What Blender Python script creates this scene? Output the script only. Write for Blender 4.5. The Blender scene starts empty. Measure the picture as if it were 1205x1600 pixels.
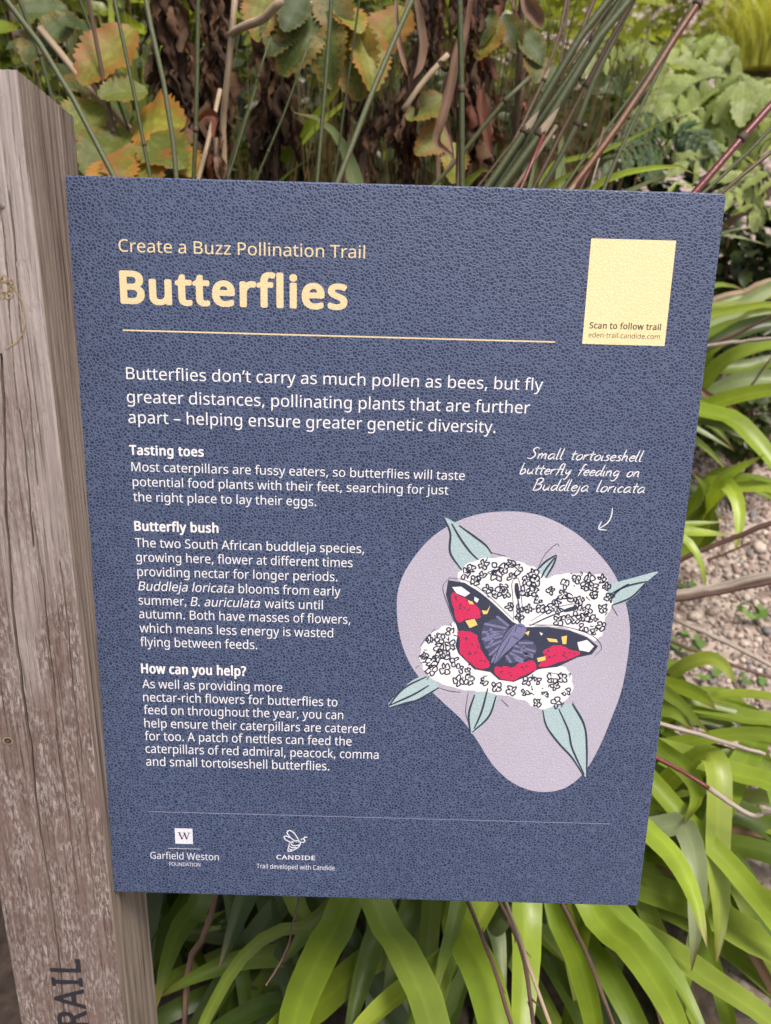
import bpy, bmesh, math, random
import numpy as np
from mathutils import Vector, Matrix, Quaternion
from mathutils.geometry import tessellate_polygon
random.seed(7); rng = np.random.default_rng(7)
scene = bpy.context.scene
C = scene.collection
R = math.radians

# ------------------------------------------------------------------ camera
ZP = 0.50                                   # height of the sign panel's lower edge above the ground (m)
CAM = Vector((0.2360, -0.5603, 0.5746 + ZP))
YAW, PITCH, ROLL, FPX = 0.0010, -0.3396, 0.0275, 1254.0
PW, PH, TILT, PY = 0.4758, 0.6071, 0.0869, 0.0099      # panel width, height, backward lean, inset from the post's face
PD, PWID = 0.0904, 0.10                                 # post depth and width
fw = Vector((math.sin(YAW)*math.cos(PITCH), math.cos(YAW)*math.cos(PITCH), math.sin(PITCH)))
rt0 = Vector((math.cos(YAW), -math.sin(YAW), 0)); up0 = rt0.cross(fw)
rt = math.cos(ROLL)*rt0 + math.sin(ROLL)*up0; up = -math.sin(ROLL)*rt0 + math.cos(ROLL)*up0
cam_d = bpy.data.cameras.new('camera'); cam = bpy.data.objects.new('camera', cam_d); C.objects.link(cam)
m = Matrix((rt, up, -fw)).transposed().to_4x4(); m.translation = CAM; cam.matrix_world = m
cam_d.sensor_fit = 'VERTICAL'; cam_d.sensor_height = 36.0; cam_d.lens = FPX/1600*36.0
cam_d.clip_start = 0.02; cam_d.clip_end = 400
cam_d.dof.use_dof = True; cam_d.dof.focus_distance = 0.66; cam_d.dof.aperture_fstop = 8.0
scene.camera = cam

# ------------------------------------------------------------------ sky, sun, exposure
SUN_EL, SUN_AZ = R(58), R(150)              # azimuth clockwise from +Y
w = bpy.data.worlds.new('World'); scene.world = w; w.use_nodes = True
nt = w.node_tree; bg = nt.nodes['Background']
sky = nt.nodes.new('ShaderNodeTexSky'); sky.sky_type = 'NISHITA'; sky.sun_disc = False
sky.sun_elevation = SUN_EL; sky.sun_rotation = SUN_AZ; sky.air_density = 1.0; sky.dust_density = 5.0; sky.ozone_density = 0.6
nt.links.new(sky.outputs[0], bg.inputs[0]); bg.inputs[1].default_value = 0.10
sd = bpy.data.lights.new('sun', 'SUN'); so = bpy.data.objects.new('sun', sd); C.objects.link(so)
sd.energy = 2.7; sd.angle = R(16); sd.color = (1.0, 0.93, 0.84)
sdir = Vector((math.sin(SUN_AZ)*math.cos(SUN_EL), math.cos(SUN_AZ)*math.cos(SUN_EL), math.sin(SUN_EL)))
so.rotation_euler = sdir.to_track_quat('Z', 'Y').to_euler(); so.location = (0, -2, 6)
vs = scene.view_settings; vs.view_transform = 'Standard'; vs.look = 'None'; vs.gamma = 1; vs.exposure = 0.64; vs.use_curve_mapping = False
scene.cycles.max_bounces = 6; scene.cycles.use_denoising = True

# ------------------------------------------------------------------ helpers
def ray(px, py):
    return (fw + rt*((px-602.5)/FPX) - up*((py-800)/FPX))
def at(px, py, Y):
    d = ray(px, py); return CAM + d*((Y-CAM.y)/d.y)
def depth_of(p): return (p-CAM).dot(fw)
CROPS = dict(M=(0, 0, 1), A=(160, 1370, 2.2315), B=(660, 1250, 2.211), C=(1030, 960, 4.324), D=(1050, 420, 3.636),
             E=(100, 0, 4.017), F=(390, 0, 4.017), G=(680, 0, 4.017), H=(930, 0, 4.382), J=(980, 800, 3.2), K=(1000, 280, 3.077))
def cpt(c, x, y): o = CROPS[c]; return (o[0]+x/o[2], o[1]+y/o[2])
def wpts(c, pts): return [at(*cpt(c, x, y), Y) for x, y, Y in pts]

def tag(o, label=None, cat=None, group=None, kind=None):
    if label: o['label'] = label
    if cat: o['category'] = cat
    if group: o['group'] = group
    if kind: o['kind'] = kind
    return o
def empty(name, loc, label, cat, group=None):
    o = bpy.data.objects.new(name, None); C.objects.link(o); o.location = loc; o.empty_display_size = 0.05
    tag(o, label, cat, group); o['_o'] = 1; del o['_o']
    return o
def mesh(name, v, f, mat=None, smooth=True, uv=None):
    me = bpy.data.meshes.new(name); me.from_pydata([tuple(p) for p in v], [], [tuple(q) for q in f])
    if mat: me.materials.append(mat)
    if smooth: me.polygons.foreach_set('use_smooth', [True]*len(me.polygons))
    if uv is not None:
        l = me.uv_layers.new(name='UVMap'); vi = np.empty(len(me.loops), np.int32); me.loops.foreach_get('vertex_index', vi)
        l.data.foreach_set('uv', np.asarray(uv, np.float32)[vi].ravel())
    me.update(); return me
def link(name, me, parent=None, mw=None):
    """world-space meshes: the child keeps its own coordinates, its origin sits at the parent"""
    o = bpy.data.objects.new(name, me); C.objects.link(o)
    if parent is not None:
        o.parent = parent; o.matrix_parent_inverse = Matrix.Translation(-parent.location)
    if mw is not None: o.matrix_basis = mw
    return o
def catmull(P, n):
    P = [Vector(p) for p in P]
    if len(P) == 2: return [P[0].lerp(P[1], i/n) for i in range(n+1)]
    Q = [2*P[0]-P[1]] + P + [2*P[-1]-P[-2]]; out = []
    L = [0]
    for i in range(1, len(P)): L.append(L[-1]+(P[i]-P[i-1]).length)
    for k in range(n+1):
        s = L[-1]*k/n; i = max(j for j in range(len(P)-1) if L[j] <= s+1e-9); t = (s-L[i])/max(1e-9, L[i+1]-L[i])
        a, b, c, d = Q[i], Q[i+1], Q[i+2], Q[i+3]
        out.append(0.5*((2*b)+(c-a)*t+(2*a-5*b+4*c-d)*t*t+(3*b-a-3*c+d)*t**3))
    return out
def tube(P, rad, sides=7, jit=0.0):
    v, f = [], []; n = len(P); prev = None
    for i, p in enumerate(P):
        t = (P[min(i+1, n-1)]-P[max(i-1, 0)]).normalized()
        if prev is None: prev = t.orthogonal().normalized()
        s = (prev - t*prev.dot(t)).normalized(); b = t.cross(s); prev = s
        r = rad[i] if hasattr(rad, '__len__') else rad
        for k in range(sides):
            a = 2*math.pi*k/sides; rr = r*(1+random.uniform(-jit, jit))
            v.append(p+(s*math.cos(a)+b*math.sin(a))*rr)
    for i in range(n-1):
        for k in range(sides):
            f.append((i*sides+k, i*sides+(k+1) % sides, (i+1)*sides+(k+1) % sides, (i+1)*sides+k))
    f.append(tuple(range(sides))[::-1]); f.append(tuple((n-1)*sides+k for k in range(sides)))
    return v, f
def tube_uv(P, sides):
    n = len(P); return [(k/sides, i/(n-1)) for i in range(n) for k in range(sides)]

SL, SY = 0.42, 0.34                         # the bank behind the sign: slope and where it begins
def gz(x, y):
    b = SL*(max(0, y-SY) - max(0, y-16)) if y > SY else 0.0
    b += 0.03*math.sin(x*2.1+1.0)*math.sin(y*1.7+.4)*min(1, max(0, y)) + .012*math.sin(x*7.3+y*5.1)
    return b

# ------------------------------------------------------------------ materials
def newmat(name):
    mt = bpy.data.materials.new(name); mt.use_nodes = True; n = mt.node_tree; return mt, n, n.nodes['Principled BSDF']
def N(n, t, **kw):
    x = n.nodes.new(t)
    for k, v in kw.items():
        if k.startswith('i_'):
            key = k[2:]; key = int(key) if key.isdigit() else key
            x.inputs[key].default_value = v
        else: setattr(x, k, v)
    return x
def ramp(n, fac, stops):
    r = n.nodes.new('ShaderNodeValToRGB'); e = r.color_ramp.elements
    while len(e) < len(stops): e.new(.5)
    for i, (p, c) in enumerate(stops): e[i].position = p; e[i].color = (*c, 1) if len(c) == 3 else c
    n.links.new(fac, r.inputs[0]); return r
def mixc(n, fac, a, b, mode='MIX'):
    x = n.nodes.new('ShaderNodeMix'); x.data_type = 'RGBA'; x.blend_type = mode
    for i, s in ((0, fac), (6, a), (7, b)):
        if isinstance(s, (int, float)): x.inputs[i].default_value = s
        elif isinstance(s, tuple): x.inputs[i].default_value = (*s, 1)
        else: n.links.new(s, x.inputs[i])
    return x.outputs[2]

def crackle(n):
    """wrinkled film: raised veins of a fine cell pattern, 0 in the cells, 1 on the veins"""
    tc = N(n, 'ShaderNodeTexCoord')
    no = N(n, 'ShaderNodeTexNoise', i_Scale=260.0, i_Detail=2.0); n.links.new(tc.outputs['Object'], no.inputs['Vector'])
    add = N(n, 'ShaderNodeMixRGB', blend_type='ADD', i_0=0.0026); add.inputs[0].default_value = 0.0026
    n.links.new(tc.outputs['Object'], add.inputs[1]); n.links.new(no.outputs['Color'], add.inputs[2])
    vo = N(n, 'ShaderNodeTexVoronoi', feature='DISTANCE_TO_EDGE', i_Scale=400.0); n.links.new(add.outputs[0], vo.inputs['Vector'])
    vein = N(n, 'ShaderNodeMapRange', interpolation_type='SMOOTHSTEP'); n.links.new(vo.outputs['Distance'], vein.inputs[0])
    for i, v in ((1, 0.02), (2, 0.27), (3, 1.0), (4, 0.0)): vein.inputs[i].default_value = v
    return tc, vein.outputs[0]
def printed(name, col, rough=.5, ink=True, spec=.4, veincol=None, bump=.5):
    mt, n, b = newmat(name); tc, vein = crackle(n)
    base = col
    big = N(n, 'ShaderNodeTexNoise', i_Scale=9.0, i_Detail=5.0); n.links.new(tc.outputs['Object'], big.inputs['Vector'])
    vein_noise = N(n, 'ShaderNodeTexNoise', i_Scale=60.0, i_Detail=3.0); n.links.new(tc.outputs['Object'], vein_noise.inputs['Vector'])
    if veincol:
        wm = N(n, 'ShaderNodeMath', operation='MULTIPLY'); n.links.new(vein, wm.inputs[0])
        wr = ramp(n, vein_noise.outputs[0], [(.2, (.85,)*3), (.7, (1,)*3)]); n.links.new(wr.outputs[0], wm.inputs[1])
        c = mixc(n, wm.outputs[0], col, veincol)  # veins coloured paler than the cells, unevenly by noise
    else:
        c = mixc(n, vein, col, tuple(x*.90 for x in col))
    c = mixc(n, .10, c, big.outputs[0], 'OVERLAY')
    n.links.new(c, b.inputs['Base Color'])
    rr = N(n, 'ShaderNodeMapRange'); n.links.new(big.outputs[0], rr.inputs[0]); rr.inputs[3].default_value = rough-.06; rr.inputs[4].default_value = rough+.1
    n.links.new(rr.outputs[0], b.inputs['Roughness'])
    b.inputs['Specular IOR Level'].default_value = spec
    bp = N(n, 'ShaderNodeBump', i_Strength=bump, i_Distance=0.0009); n.links.new(vein, bp.inputs['Height']); n.links.new(bp.outputs[0], b.inputs['Normal'])
    return mt
M = {}
M['panel'] = printed('sign_blue', (.021, .032, .078), .42, veincol=(.086, .115, .205), spec=.5, bump=.3)
for k, c in dict(white=(.80, .79, .82), cream=(.76, .61, .36), cream2=(.84, .70, .40), lilac=(.46, .43, .53), teal=(.40, .53, .56), ink=(.040, .048, .085), red=(.60, .030, .11),
                 flower=(.82, .81, .83), violet=(.19, .19, .34), yellow=(.85, .60, .18), wing_grey=(.075, .082, .15), pale=(.72, .72, .80), brownink=(.09, .07, .055), thin=(.28, .30, .42)).items():
    M[k] = printed('print_'+k, c, .5, bump=.14)

def leaf_mat(name, c1, c2, trans=.38, rough=.38, stripes=34, edge=None, blotch=None, var=.25):
    mt, n, b = newmat(name)
    oi = N(n, 'ShaderNodeObjectInfo'); tc = N(n, 'ShaderNodeTexCoord')
    sp = N(n, 'ShaderNodeSeparateXYZ'); n.links.new(tc.outputs['UV'], sp.inputs[0])
    c = mixc(n, oi.outputs['Random'], c1, c2)
    no = N(n, 'ShaderNodeTexNoise', i_Scale=14.0, i_Detail=4.0); n.links.new(tc.outputs['Object'], no.inputs['Vector'])
    c = mixc(n, .5, c, no.outputs[0], 'OVERLAY')
    if stripes:
        wv = N(n, 'ShaderNodeTexWave', i_Scale=stripes/6.28, i_Distortion=0.6, i_Detail=1.0)
        mp = N(n, 'ShaderNodeMapping'); mp.inputs['Scale'].default_value = (1, .02, 1); n.links.new(tc.outputs['UV'], mp.inputs[0]); n.links.new(mp.outputs[0], wv.inputs[0])
        c = mixc(n, .07, c, wv.outputs[0], 'OVERLAY')
        ab = N(n, 'ShaderNodeMath', operation='SUBTRACT', i_1=.5); n.links.new(sp.outputs[0], ab.inputs[0])
        ab2 = N(n, 'ShaderNodeMath', operation='ABSOLUTE'); n.links.new(ab.outputs[0], ab2.inputs[0])
        rib = ramp(n, ab2.outputs[0], [(.0, (.62,)*3), (.10, (.5,)*3), (.40, (.5,)*3), (.5, (.60,)*3)])
        c = mixc(n, .6, c, rib.outputs[0], 'OVERLAY')
        tip = ramp(n, sp.outputs[1], [(.93, (0, 0, 0)), (1.0, (1, 1, 1))])
        c = mixc(n, tip.outputs[0], c, (.16, .12, .03))
    if stripes == 10:                       # side veins running out from the midrib, paler than the blade
        vm = N(n, 'ShaderNodeMath', operation='MULTIPLY_ADD', i_1=-.55); n.links.new(ab2.outputs[0], vm.inputs[0]); n.links.new(sp.outputs[1], vm.inputs[2])
        v9 = N(n, 'ShaderNodeMath', operation='MULTIPLY', i_1=9.0); n.links.new(vm.outputs[0], v9.inputs[0]); vf = N(n, 'ShaderNodeMath', operation='PINGPONG', i_1=.5); n.links.new(v9.outputs[0], vf.inputs[0])
        vr_ = ramp(n, vf.outputs[0], [(.0, (.66,)*3), (.10, (.48,)*3), (.5, (.5,)*3)]); c = mixc(n, .7, c, vr_.outputs[0], 'OVERLAY')
    if blotch:
        n2 = N(n, 'ShaderNodeTexNoise', i_Scale=22.0, i_Detail=5.0); n.links.new(tc.outputs['Object'], n2.inputs['Vector'])
        sh = N(n, 'ShaderNodeMath', operation='MULTIPLY_ADD', i_1=.25); n.links.new(oi.outputs['Random'], sh.inputs[0]); n.links.new(n2.outputs[0], sh.inputs[2])
        s2 = N(n, 'ShaderNodeMath', operation='MULTIPLY_ADD', i_1=.75); n.links.new(ab2.outputs[0], s2.inputs[0]); n.links.new(sh.outputs[0], s2.inputs[2]); sh = s2
        bl = ramp(n, sh.outputs[0], [(.82, (0, 0, 0)), (1.18, (1, 1, 1))]); c = mixc(n, bl.outputs[0], c, blotch)
    vr = N(n, 'ShaderNodeMath', operation='MULTIPLY_ADD', i_1=9.173, i_2=.0); n.links.new(oi.outputs['Random'], vr.inputs[0])
    fr = N(n, 'ShaderNodeMath', operation='FRACT'); n.links.new(vr.outputs[0], fr.inputs[0])
    hs = N(n, 'ShaderNodeHueSaturation'); n.links.new(c, hs.inputs['Color'])
    mr = N(n, 'ShaderNodeMapRange'); n.links.new(fr.outputs[0], mr.inputs[0]); mr.inputs[3].default_value = 1-var; mr.inputs[4].default_value = 1+var; n.links.new(mr.outputs[0], hs.inputs['Value'])
    c = hs.outputs[0]
    n.links.new(c, b.inputs['Base Color']); b.inputs['Roughness'].default_value = rough; b.inputs['Specular IOR Level'].default_value = .5
    bp = N(n, 'ShaderNodeBump', i_Strength=.2, i_Distance=.002)
    n3 = N(n, 'ShaderNodeTexNoise', i_Scale=60.0, i_Detail=3.0); n.links.new(tc.outputs['Object'], n3.inputs['Vector']); n.links.new(n3.outputs[0], bp.inputs['Height']); n.links.new(bp.outputs[0], b.inputs['Normal'])
    tr = N(n, 'ShaderNodeBsdfTranslucent'); tcol = mixc(n, 1.0, c, (1.5, 1.45, .7), 'MULTIPLY'); n.links.new(tcol, tr.inputs[0])
    ms = N(n, 'ShaderNodeMixShader', i_0=trans); n.links.new(b.outputs[0], ms.inputs[1]); n.links.new(tr.outputs[0], ms.inputs[2])
    n.links.new(ms.outputs[0], n.nodes['Material Output'].inputs[0]); return mt
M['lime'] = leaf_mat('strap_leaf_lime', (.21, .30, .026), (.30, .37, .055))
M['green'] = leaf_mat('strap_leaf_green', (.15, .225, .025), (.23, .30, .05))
M['dark'] = leaf_mat('strap_leaf_shade', (.045, .08, .012), (.085, .125, .020))  # shade of the gaps between blades, put into a darker leaf colour
M['grey'] = leaf_mat('strap_leaf_grey', (.20, .26, .11), (.26, .31, .16), trans=.25)
M['olive'] = leaf_mat('strap_leaf_olive', (.16, .22, .016), (.21, .26, .03))
M['melianthus'] = leaf_mat('toothed_leaf_blue_green', (.19, .245, .055), (.27, .32, .11), trans=.42, stripes=10, rough=.5)
M['olive_tooth'] = leaf_mat('toothed_leaf_olive', (.05, .08, .015), (.085, .115, .022), trans=.35, stripes=10, blotch=(.22, .15, .03), rough=.55)
M['melianthus_dark'] = leaf_mat('toothed_leaf_deep_green', (.038, .070, .022), (.065, .105, .035), trans=.3, stripes=10, rough=.5)
M['autumn'] = leaf_mat('toothed_leaf_autumn', (.13, .16, .02), (.27, .25, .03), trans=.4, stripes=10, blotch=(.36, .16, .03), rough=.55)
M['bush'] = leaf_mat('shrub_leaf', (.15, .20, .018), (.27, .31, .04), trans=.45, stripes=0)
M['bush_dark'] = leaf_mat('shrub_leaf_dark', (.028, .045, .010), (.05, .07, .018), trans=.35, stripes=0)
M['weed'] = leaf_mat('weed_leaf', (.10, .20, .035), (.15, .27, .06), trans=.35, stripes=0, rough=.6)
M['grass'] = leaf_mat('grass_blade', (.36, .38, .06), (.50, .50, .12), trans=.45, stripes=0)
M['drygrass'] = leaf_mat('dry_grass_blade', (.17, .11, .05), (.11, .09, .03), trans=.3, stripes=0)
M['dead'] = leaf_mat('dead_leaf', (.040, .022, .012), (.12, .062, .032), trans=.2, stripes=0, rough=.85, var=.5)
M['dead_tan'] = leaf_mat('dead_leaf_tan', (.24, .15, .10), (.16, .09, .06), trans=.2, stripes=0, rough=.8, var=.3)
M['rust'] = leaf_mat('dead_leaf_rust', (.18, .055, .025), (.12, .045, .03), trans=.25, stripes=0, rough=.8, var=.3)

def stalk_mat(name, c1, c2, rough=.5, spots=None, length=1.0):
    mt, n, b = newmat(name); tc = N(n, 'ShaderNodeTexCoord'); oi = N(n, 'ShaderNodeObjectInfo')
    mp = N(n, 'ShaderNodeMapping'); mp.inputs['Scale'].default_value = (5, 3*length, 1); n.links.new(tc.outputs['UV'], mp.inputs[0])
    ad = N(n, 'ShaderNodeVectorMath', operation='ADD'); n.links.new(mp.outputs[0], ad.inputs[0]); n.links.new(oi.outputs['Location'], ad.inputs[1])
    no = N(n, 'ShaderNodeTexNoise', i_Scale=2.2, i_Detail=6.0, i_Roughness=.6); n.links.new(ad.outputs[0], no.inputs['Vector'])
    c = ramp(n, no.outputs[0], [(.35, c1), (.65, c2)]).outputs[0]
    if spots:
        n2 = N(n, 'ShaderNodeTexNoise', i_Scale=5.0, i_Detail=4.0); n.links.new(tc.outputs['UV'], n2.inputs['Vector'])
        r2 = ramp(n, n2.outputs[0], [(.52, (0, 0, 0)), (.60, (1, 1, 1))]); c = mixc(n, r2.outputs[0], c, spots)
    n.links.new(c, b.inputs['Base Color']); b.inputs['Roughness'].default_value = rough
    bp = N(n, 'ShaderNodeBump', i_Strength=.5, i_Distance=.001); n4 = N(n, 'ShaderNodeTexNoise', i_Scale=250.0); n.links.new(tc.outputs['Object'], n4.inputs['Vector'])
    n.links.new(n4.outputs[0], bp.inputs['Height']); n.links.new(bp.outputs[0], b.inputs['Normal']); return mt
M['cane'] = stalk_mat('reed_green', (.030, .040, .009), (.058, .070, .019), .6)
M['cane_grey'] = stalk_mat('reed_grey_green', (.055, .066, .024), (.09, .098, .042), .6)
M['cane_brown'] = stalk_mat('reed_brown', (.06, .032, .018), (.14, .09, .05), .6, spots=(.04, .02, .015))
M['cane_tan'] = stalk_mat('dry_cane_tan', (.26, .18, .11), (.40, .31, .21), .65)
M['cane_red'] = stalk_mat('cane_red', (.09, .012, .018), (.15, .03, .03), .4)
M['cane_mixed'] = stalk_mat('cane_brown_red', (.05, .028, .018), (.16, .075, .02), .5, spots=(.10, .012, .006))
M['twig_grey'] = stalk_mat('twig_grey', (.22, .17, .14), (.42, .36, .31), .75)
M['twig_brown'] = stalk_mat('twig_brown', (.07, .032, .026), (.15, .085, .065), .6)
M['node'] = stalk_mat('reed_node', (.03, .018, .01), (.08, .05, .03), .7)
M['husk'] = stalk_mat('reed_husk', (.20, .15, .10), (.36, .29, .22), .7)

def ground_mat():
    mt, n, b = newmat('soil_and_grit'); tc = N(n, 'ShaderNodeTexCoord')
    v = N(n, 'ShaderNodeTexVoronoi', i_Scale=70.0); n.links.new(tc.outputs['Object'], v.inputs['Vector'])
    stone = ramp(n, v.outputs['Color'], [(.2, (.16, .12, .10)), (.8, (.40, .33, .29))]).outputs[0]
    no = N(n, 'ShaderNodeTexNoise', i_Scale=40.0, i_Detail=8.0); n.links.new(tc.outputs['Object'], no.inputs['Vector'])
    soil = ramp(n, no.outputs[0], [(.3, (.018, .012, .009)), (.75, (.075, .05, .038))]).outputs[0]
    sx = N(n, 'ShaderNodeSeparateXYZ'); n.links.new(tc.outputs['Object'], sx.inputs[0])
    patch = N(n, 'ShaderNodeTexNoise', i_Scale=1.3, i_Detail=4.0); n.links.new(tc.outputs['Object'], patch.inputs['Vector'])
    ad = N(n, 'ShaderNodeMath', operation='MULTIPLY_ADD', i_1=.55); n.links.new(sx.outputs[0], ad.inputs[0]); n.links.new(patch.outputs[0], ad.inputs[2])
    f = ramp(n, ad.outputs[0], [(.82, (0, 0, 0)), (1.0, (1, 1, 1))]).outputs[0]
    n.links.new(mixc(n, f, soil, stone), b.inputs['Base Color']); b.inputs['Roughness'].default_value = .95
    bp = N(n, 'ShaderNodeBump', i_Strength=.6, i_Distance=.006); n.links.new(v.outputs['Distance'], bp.inputs['Height']); bp.invert = True
    n.links.new(bp.outputs[0], b.inputs['Normal']); return mt
def stone_mat(name, a, c_):
    mt, n, b = newmat(name); tc = N(n, 'ShaderNodeTexCoord'); at_ = N(n, 'ShaderNodeAttribute', attribute_name='tone')
    no = N(n, 'ShaderNodeTexNoise', i_Scale=130.0, i_Detail=5.0); n.links.new(tc.outputs['Object'], no.inputs['Vector'])
    c = ramp(n, at_.outputs['Fac'], [(0, a), (.45, (.30, .235, .205)), (.8, c_), (1, (.18, .18, .19))]).outputs[0]
    c = mixc(n, .65, c, no.outputs[0], 'OVERLAY'); n.links.new(c, b.inputs['Base Color']); b.inputs['Roughness'].default_value = .9
    bp = N(n, 'ShaderNodeBump', i_Strength=.5, i_Distance=.002); n.links.new(no.outputs[0], bp.inputs['Height']); n.links.new(bp.outputs[0], b.inputs['Normal']); return mt
M['stone'] = stone_mat('gravel', (.15, .105, .09), (.50, .42, .37))

def wood_mat():
    mt, n, b = newmat('weathered_timber'); tc = N(n, 'ShaderNodeTexCoord')
    def nz(scale, sc, det=6, rough=.6, off=(0, 0, 0)):
        mp = N(n, 'ShaderNodeMapping'); mp.inputs['Scale'].default_value = sc; mp.inputs['Location'].default_value = off
        n.links.new(tc.outputs['Object'], mp.inputs[0])
        x = N(n, 'ShaderNodeTexNoise', i_Scale=scale, i_Detail=det, i_Roughness=rough, i_Distortion=.3); n.links.new(mp.outputs[0], x.inputs['Vector']); return x.outputs[0]
    grain = nz(1.0, (300, 300, 6), 8, .65); fine = nz(1.0, (800, 800, 16), 6, .6, (3, 1, 2)); flake = nz(1.0, (420, 420, 110), 8, .72, (7, 2, 4)); blot = nz(1.0, (22, 22, 5), 5, .55, (1, 5, 2))
    sx = N(n, 'ShaderNodeSeparateXYZ'); n.links.new(tc.outputs['Object'], sx.inputs[0])
    # silvered wood, browner and flaking towards the damp foot
    g = ramp(n, grain, [(.30, (.22, .18, .168)), (.46, (.36, .31, .295)), (.70, (.47, .42, .41))]).outputs[0]
    foot = N(n, 'ShaderNodeMapRange'); n.links.new(sx.outputs[2], foot.inputs[0])
    for i, v in ((1, ZP+.52), (2, ZP+.10), (3, 0.0), (4, 1.0)): foot.inputs[i].default_value = v
    bl = N(n, 'ShaderNodeMath', operation='MULTIPLY_ADD', i_1=1.1, i_2=-.35); n.links.new(blot, bl.inputs[0])
    fa = N(n, 'ShaderNodeMath', operation='ADD'); n.links.new(bl.outputs[0], fa.inputs[0])
    f5 = N(n, 'ShaderNodeMath', operation='MULTIPLY', i_1=.55); n.links.new(foot.outputs[0], f5.inputs[0]); n.links.new(f5.outputs[0], fa.inputs[1])
    fr = ramp(n, fa.outputs[0], [(.30, (0,)*3), (.56, (1,)*3)]).outputs[0]
    brown = ramp(n, grain, [(.3, (.105, .07, .06)), (.7, (.23, .165, .145))]).outputs[0]
    fl = ramp(n, flake, [(.47, (0,)*3), (.56, (1,)*3)]).outputs[0]
    fpat = nz(1.0, (60, 60, 22), 4, .6, (2, 8, 3)); fps = ramp(n, fpat, [(.38, (.15,)*3), (.60, (1.0,)*3)]).outputs[0]
    flm = N(n, 'ShaderNodeMath', operation='MULTIPLY'); n.links.new(fl, flm.inputs[0]); n.links.new(fps, flm.inputs[1]); fl = flm.outputs[0]
    lower = mixc(n, fl, brown, (.36, .315, .295))
    c = mixc(n, fr, g, lower)
    # the sawn side keeps a warmer, streaked brown
    ge = N(n, 'ShaderNodeNewGeometry'); sn = N(n, 'ShaderNodeSeparateXYZ'); n.links.new(ge.outputs['Normal'], sn.inputs[0])
    side = ramp(n, sn.outputs[0], [(.55, (0,)*3), (.85, (1,)*3)]).outputs[0]
    streak = nz(1.0, (120, 120, 3.0), 6, .65, (4, 9, 1))
    sc = ramp(n, streak, [(.36, (.075, .055, .045)), (.45, (.20, .155, .125)), (.60, (.29, .235, .195)), (.75, (.36, .305, .265))]).outputs[0]
    c = mixc(n, side, c, sc)
    c = mixc(n, .35, c, fine, 'OVERLAY')
    dk = ramp(n, fine, [(.32, (.42,)*3), (.43, (1,)*3)]).outputs[0]; c = mixc(n, 1.0, c, dk, 'MULTIPLY')
    n.links.new(c, b.inputs['Base Color']); b.inputs['Roughness'].default_value = .85; b.inputs['Specular IOR Level'].default_value = .2
    hm = N(n, 'ShaderNodeMath', operation='ADD'); n.links.new(grain, hm.inputs[0]); n.links.new(fine, hm.inputs[1])
    h2 = N(n, 'ShaderNodeMath', operation='ADD'); n.links.new(hm.outputs[0], h2.inputs[0]); n.links.new(fl, h2.inputs[1])
    bp = N(n, 'ShaderNodeBump', i_Strength=.5, i_Distance=.0006); n.links.new(h2.outputs[0], bp.inputs['Height']); n.links.new(bp.outputs[0], b.inputs['Normal'])
    return mt
M['wood'] = wood_mat()
def plain(name, col, rough=.6, metal=0):
    mt, n, b = newmat(name); tc = N(n, 'ShaderNodeTexCoord'); no = N(n, 'ShaderNodeTexNoise', i_Scale=180.0, i_Detail=5.0); n.links.new(tc.outputs['Object'], no.inputs['Vector'])
    n.links.new(mixc(n, .5, col, no.outputs[0], 'OVERLAY'), b.inputs['Base Color']); b.inputs['Roughness'].default_value = rough; b.inputs['Metallic'].default_value = metal; return mt
M['carve'] = plain('carved_paint', (.022, .022, .030), .7)
M['gold'] = plain('faded_gold_paint', (.36, .26, .12), .6)
M['nail'] = plain('nail_metal', (.22, .19, .18), .6, .5)

# ------------------------------------------------------------------ the ground and the bank
xs = np.concatenate([np.linspace(-60, -3, 14), np.linspace(-2.6, 4.0, 90), np.linspace(4.6, 60, 14)])
ys = np.concatenate([np.linspace(-60, -2, 12), np.linspace(-1.5, 5.0, 90), np.linspace(5.5, 16, 20), np.linspace(19, 120, 10)])
gv = [(x, y, gz(x, y)) for y in ys for x in xs]; nx = len(xs)
gf = [(j*nx+i, j*nx+i+1, (j+1)*nx+i+1, (j+1)*nx+i) for j in range(len(ys)-1) for i in range(nx-1)]
tag(link('ground', mesh('ground', gv, gf, ground_mat())), 'brown soil and grit bank rising behind the sign', kind='structure')

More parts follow.
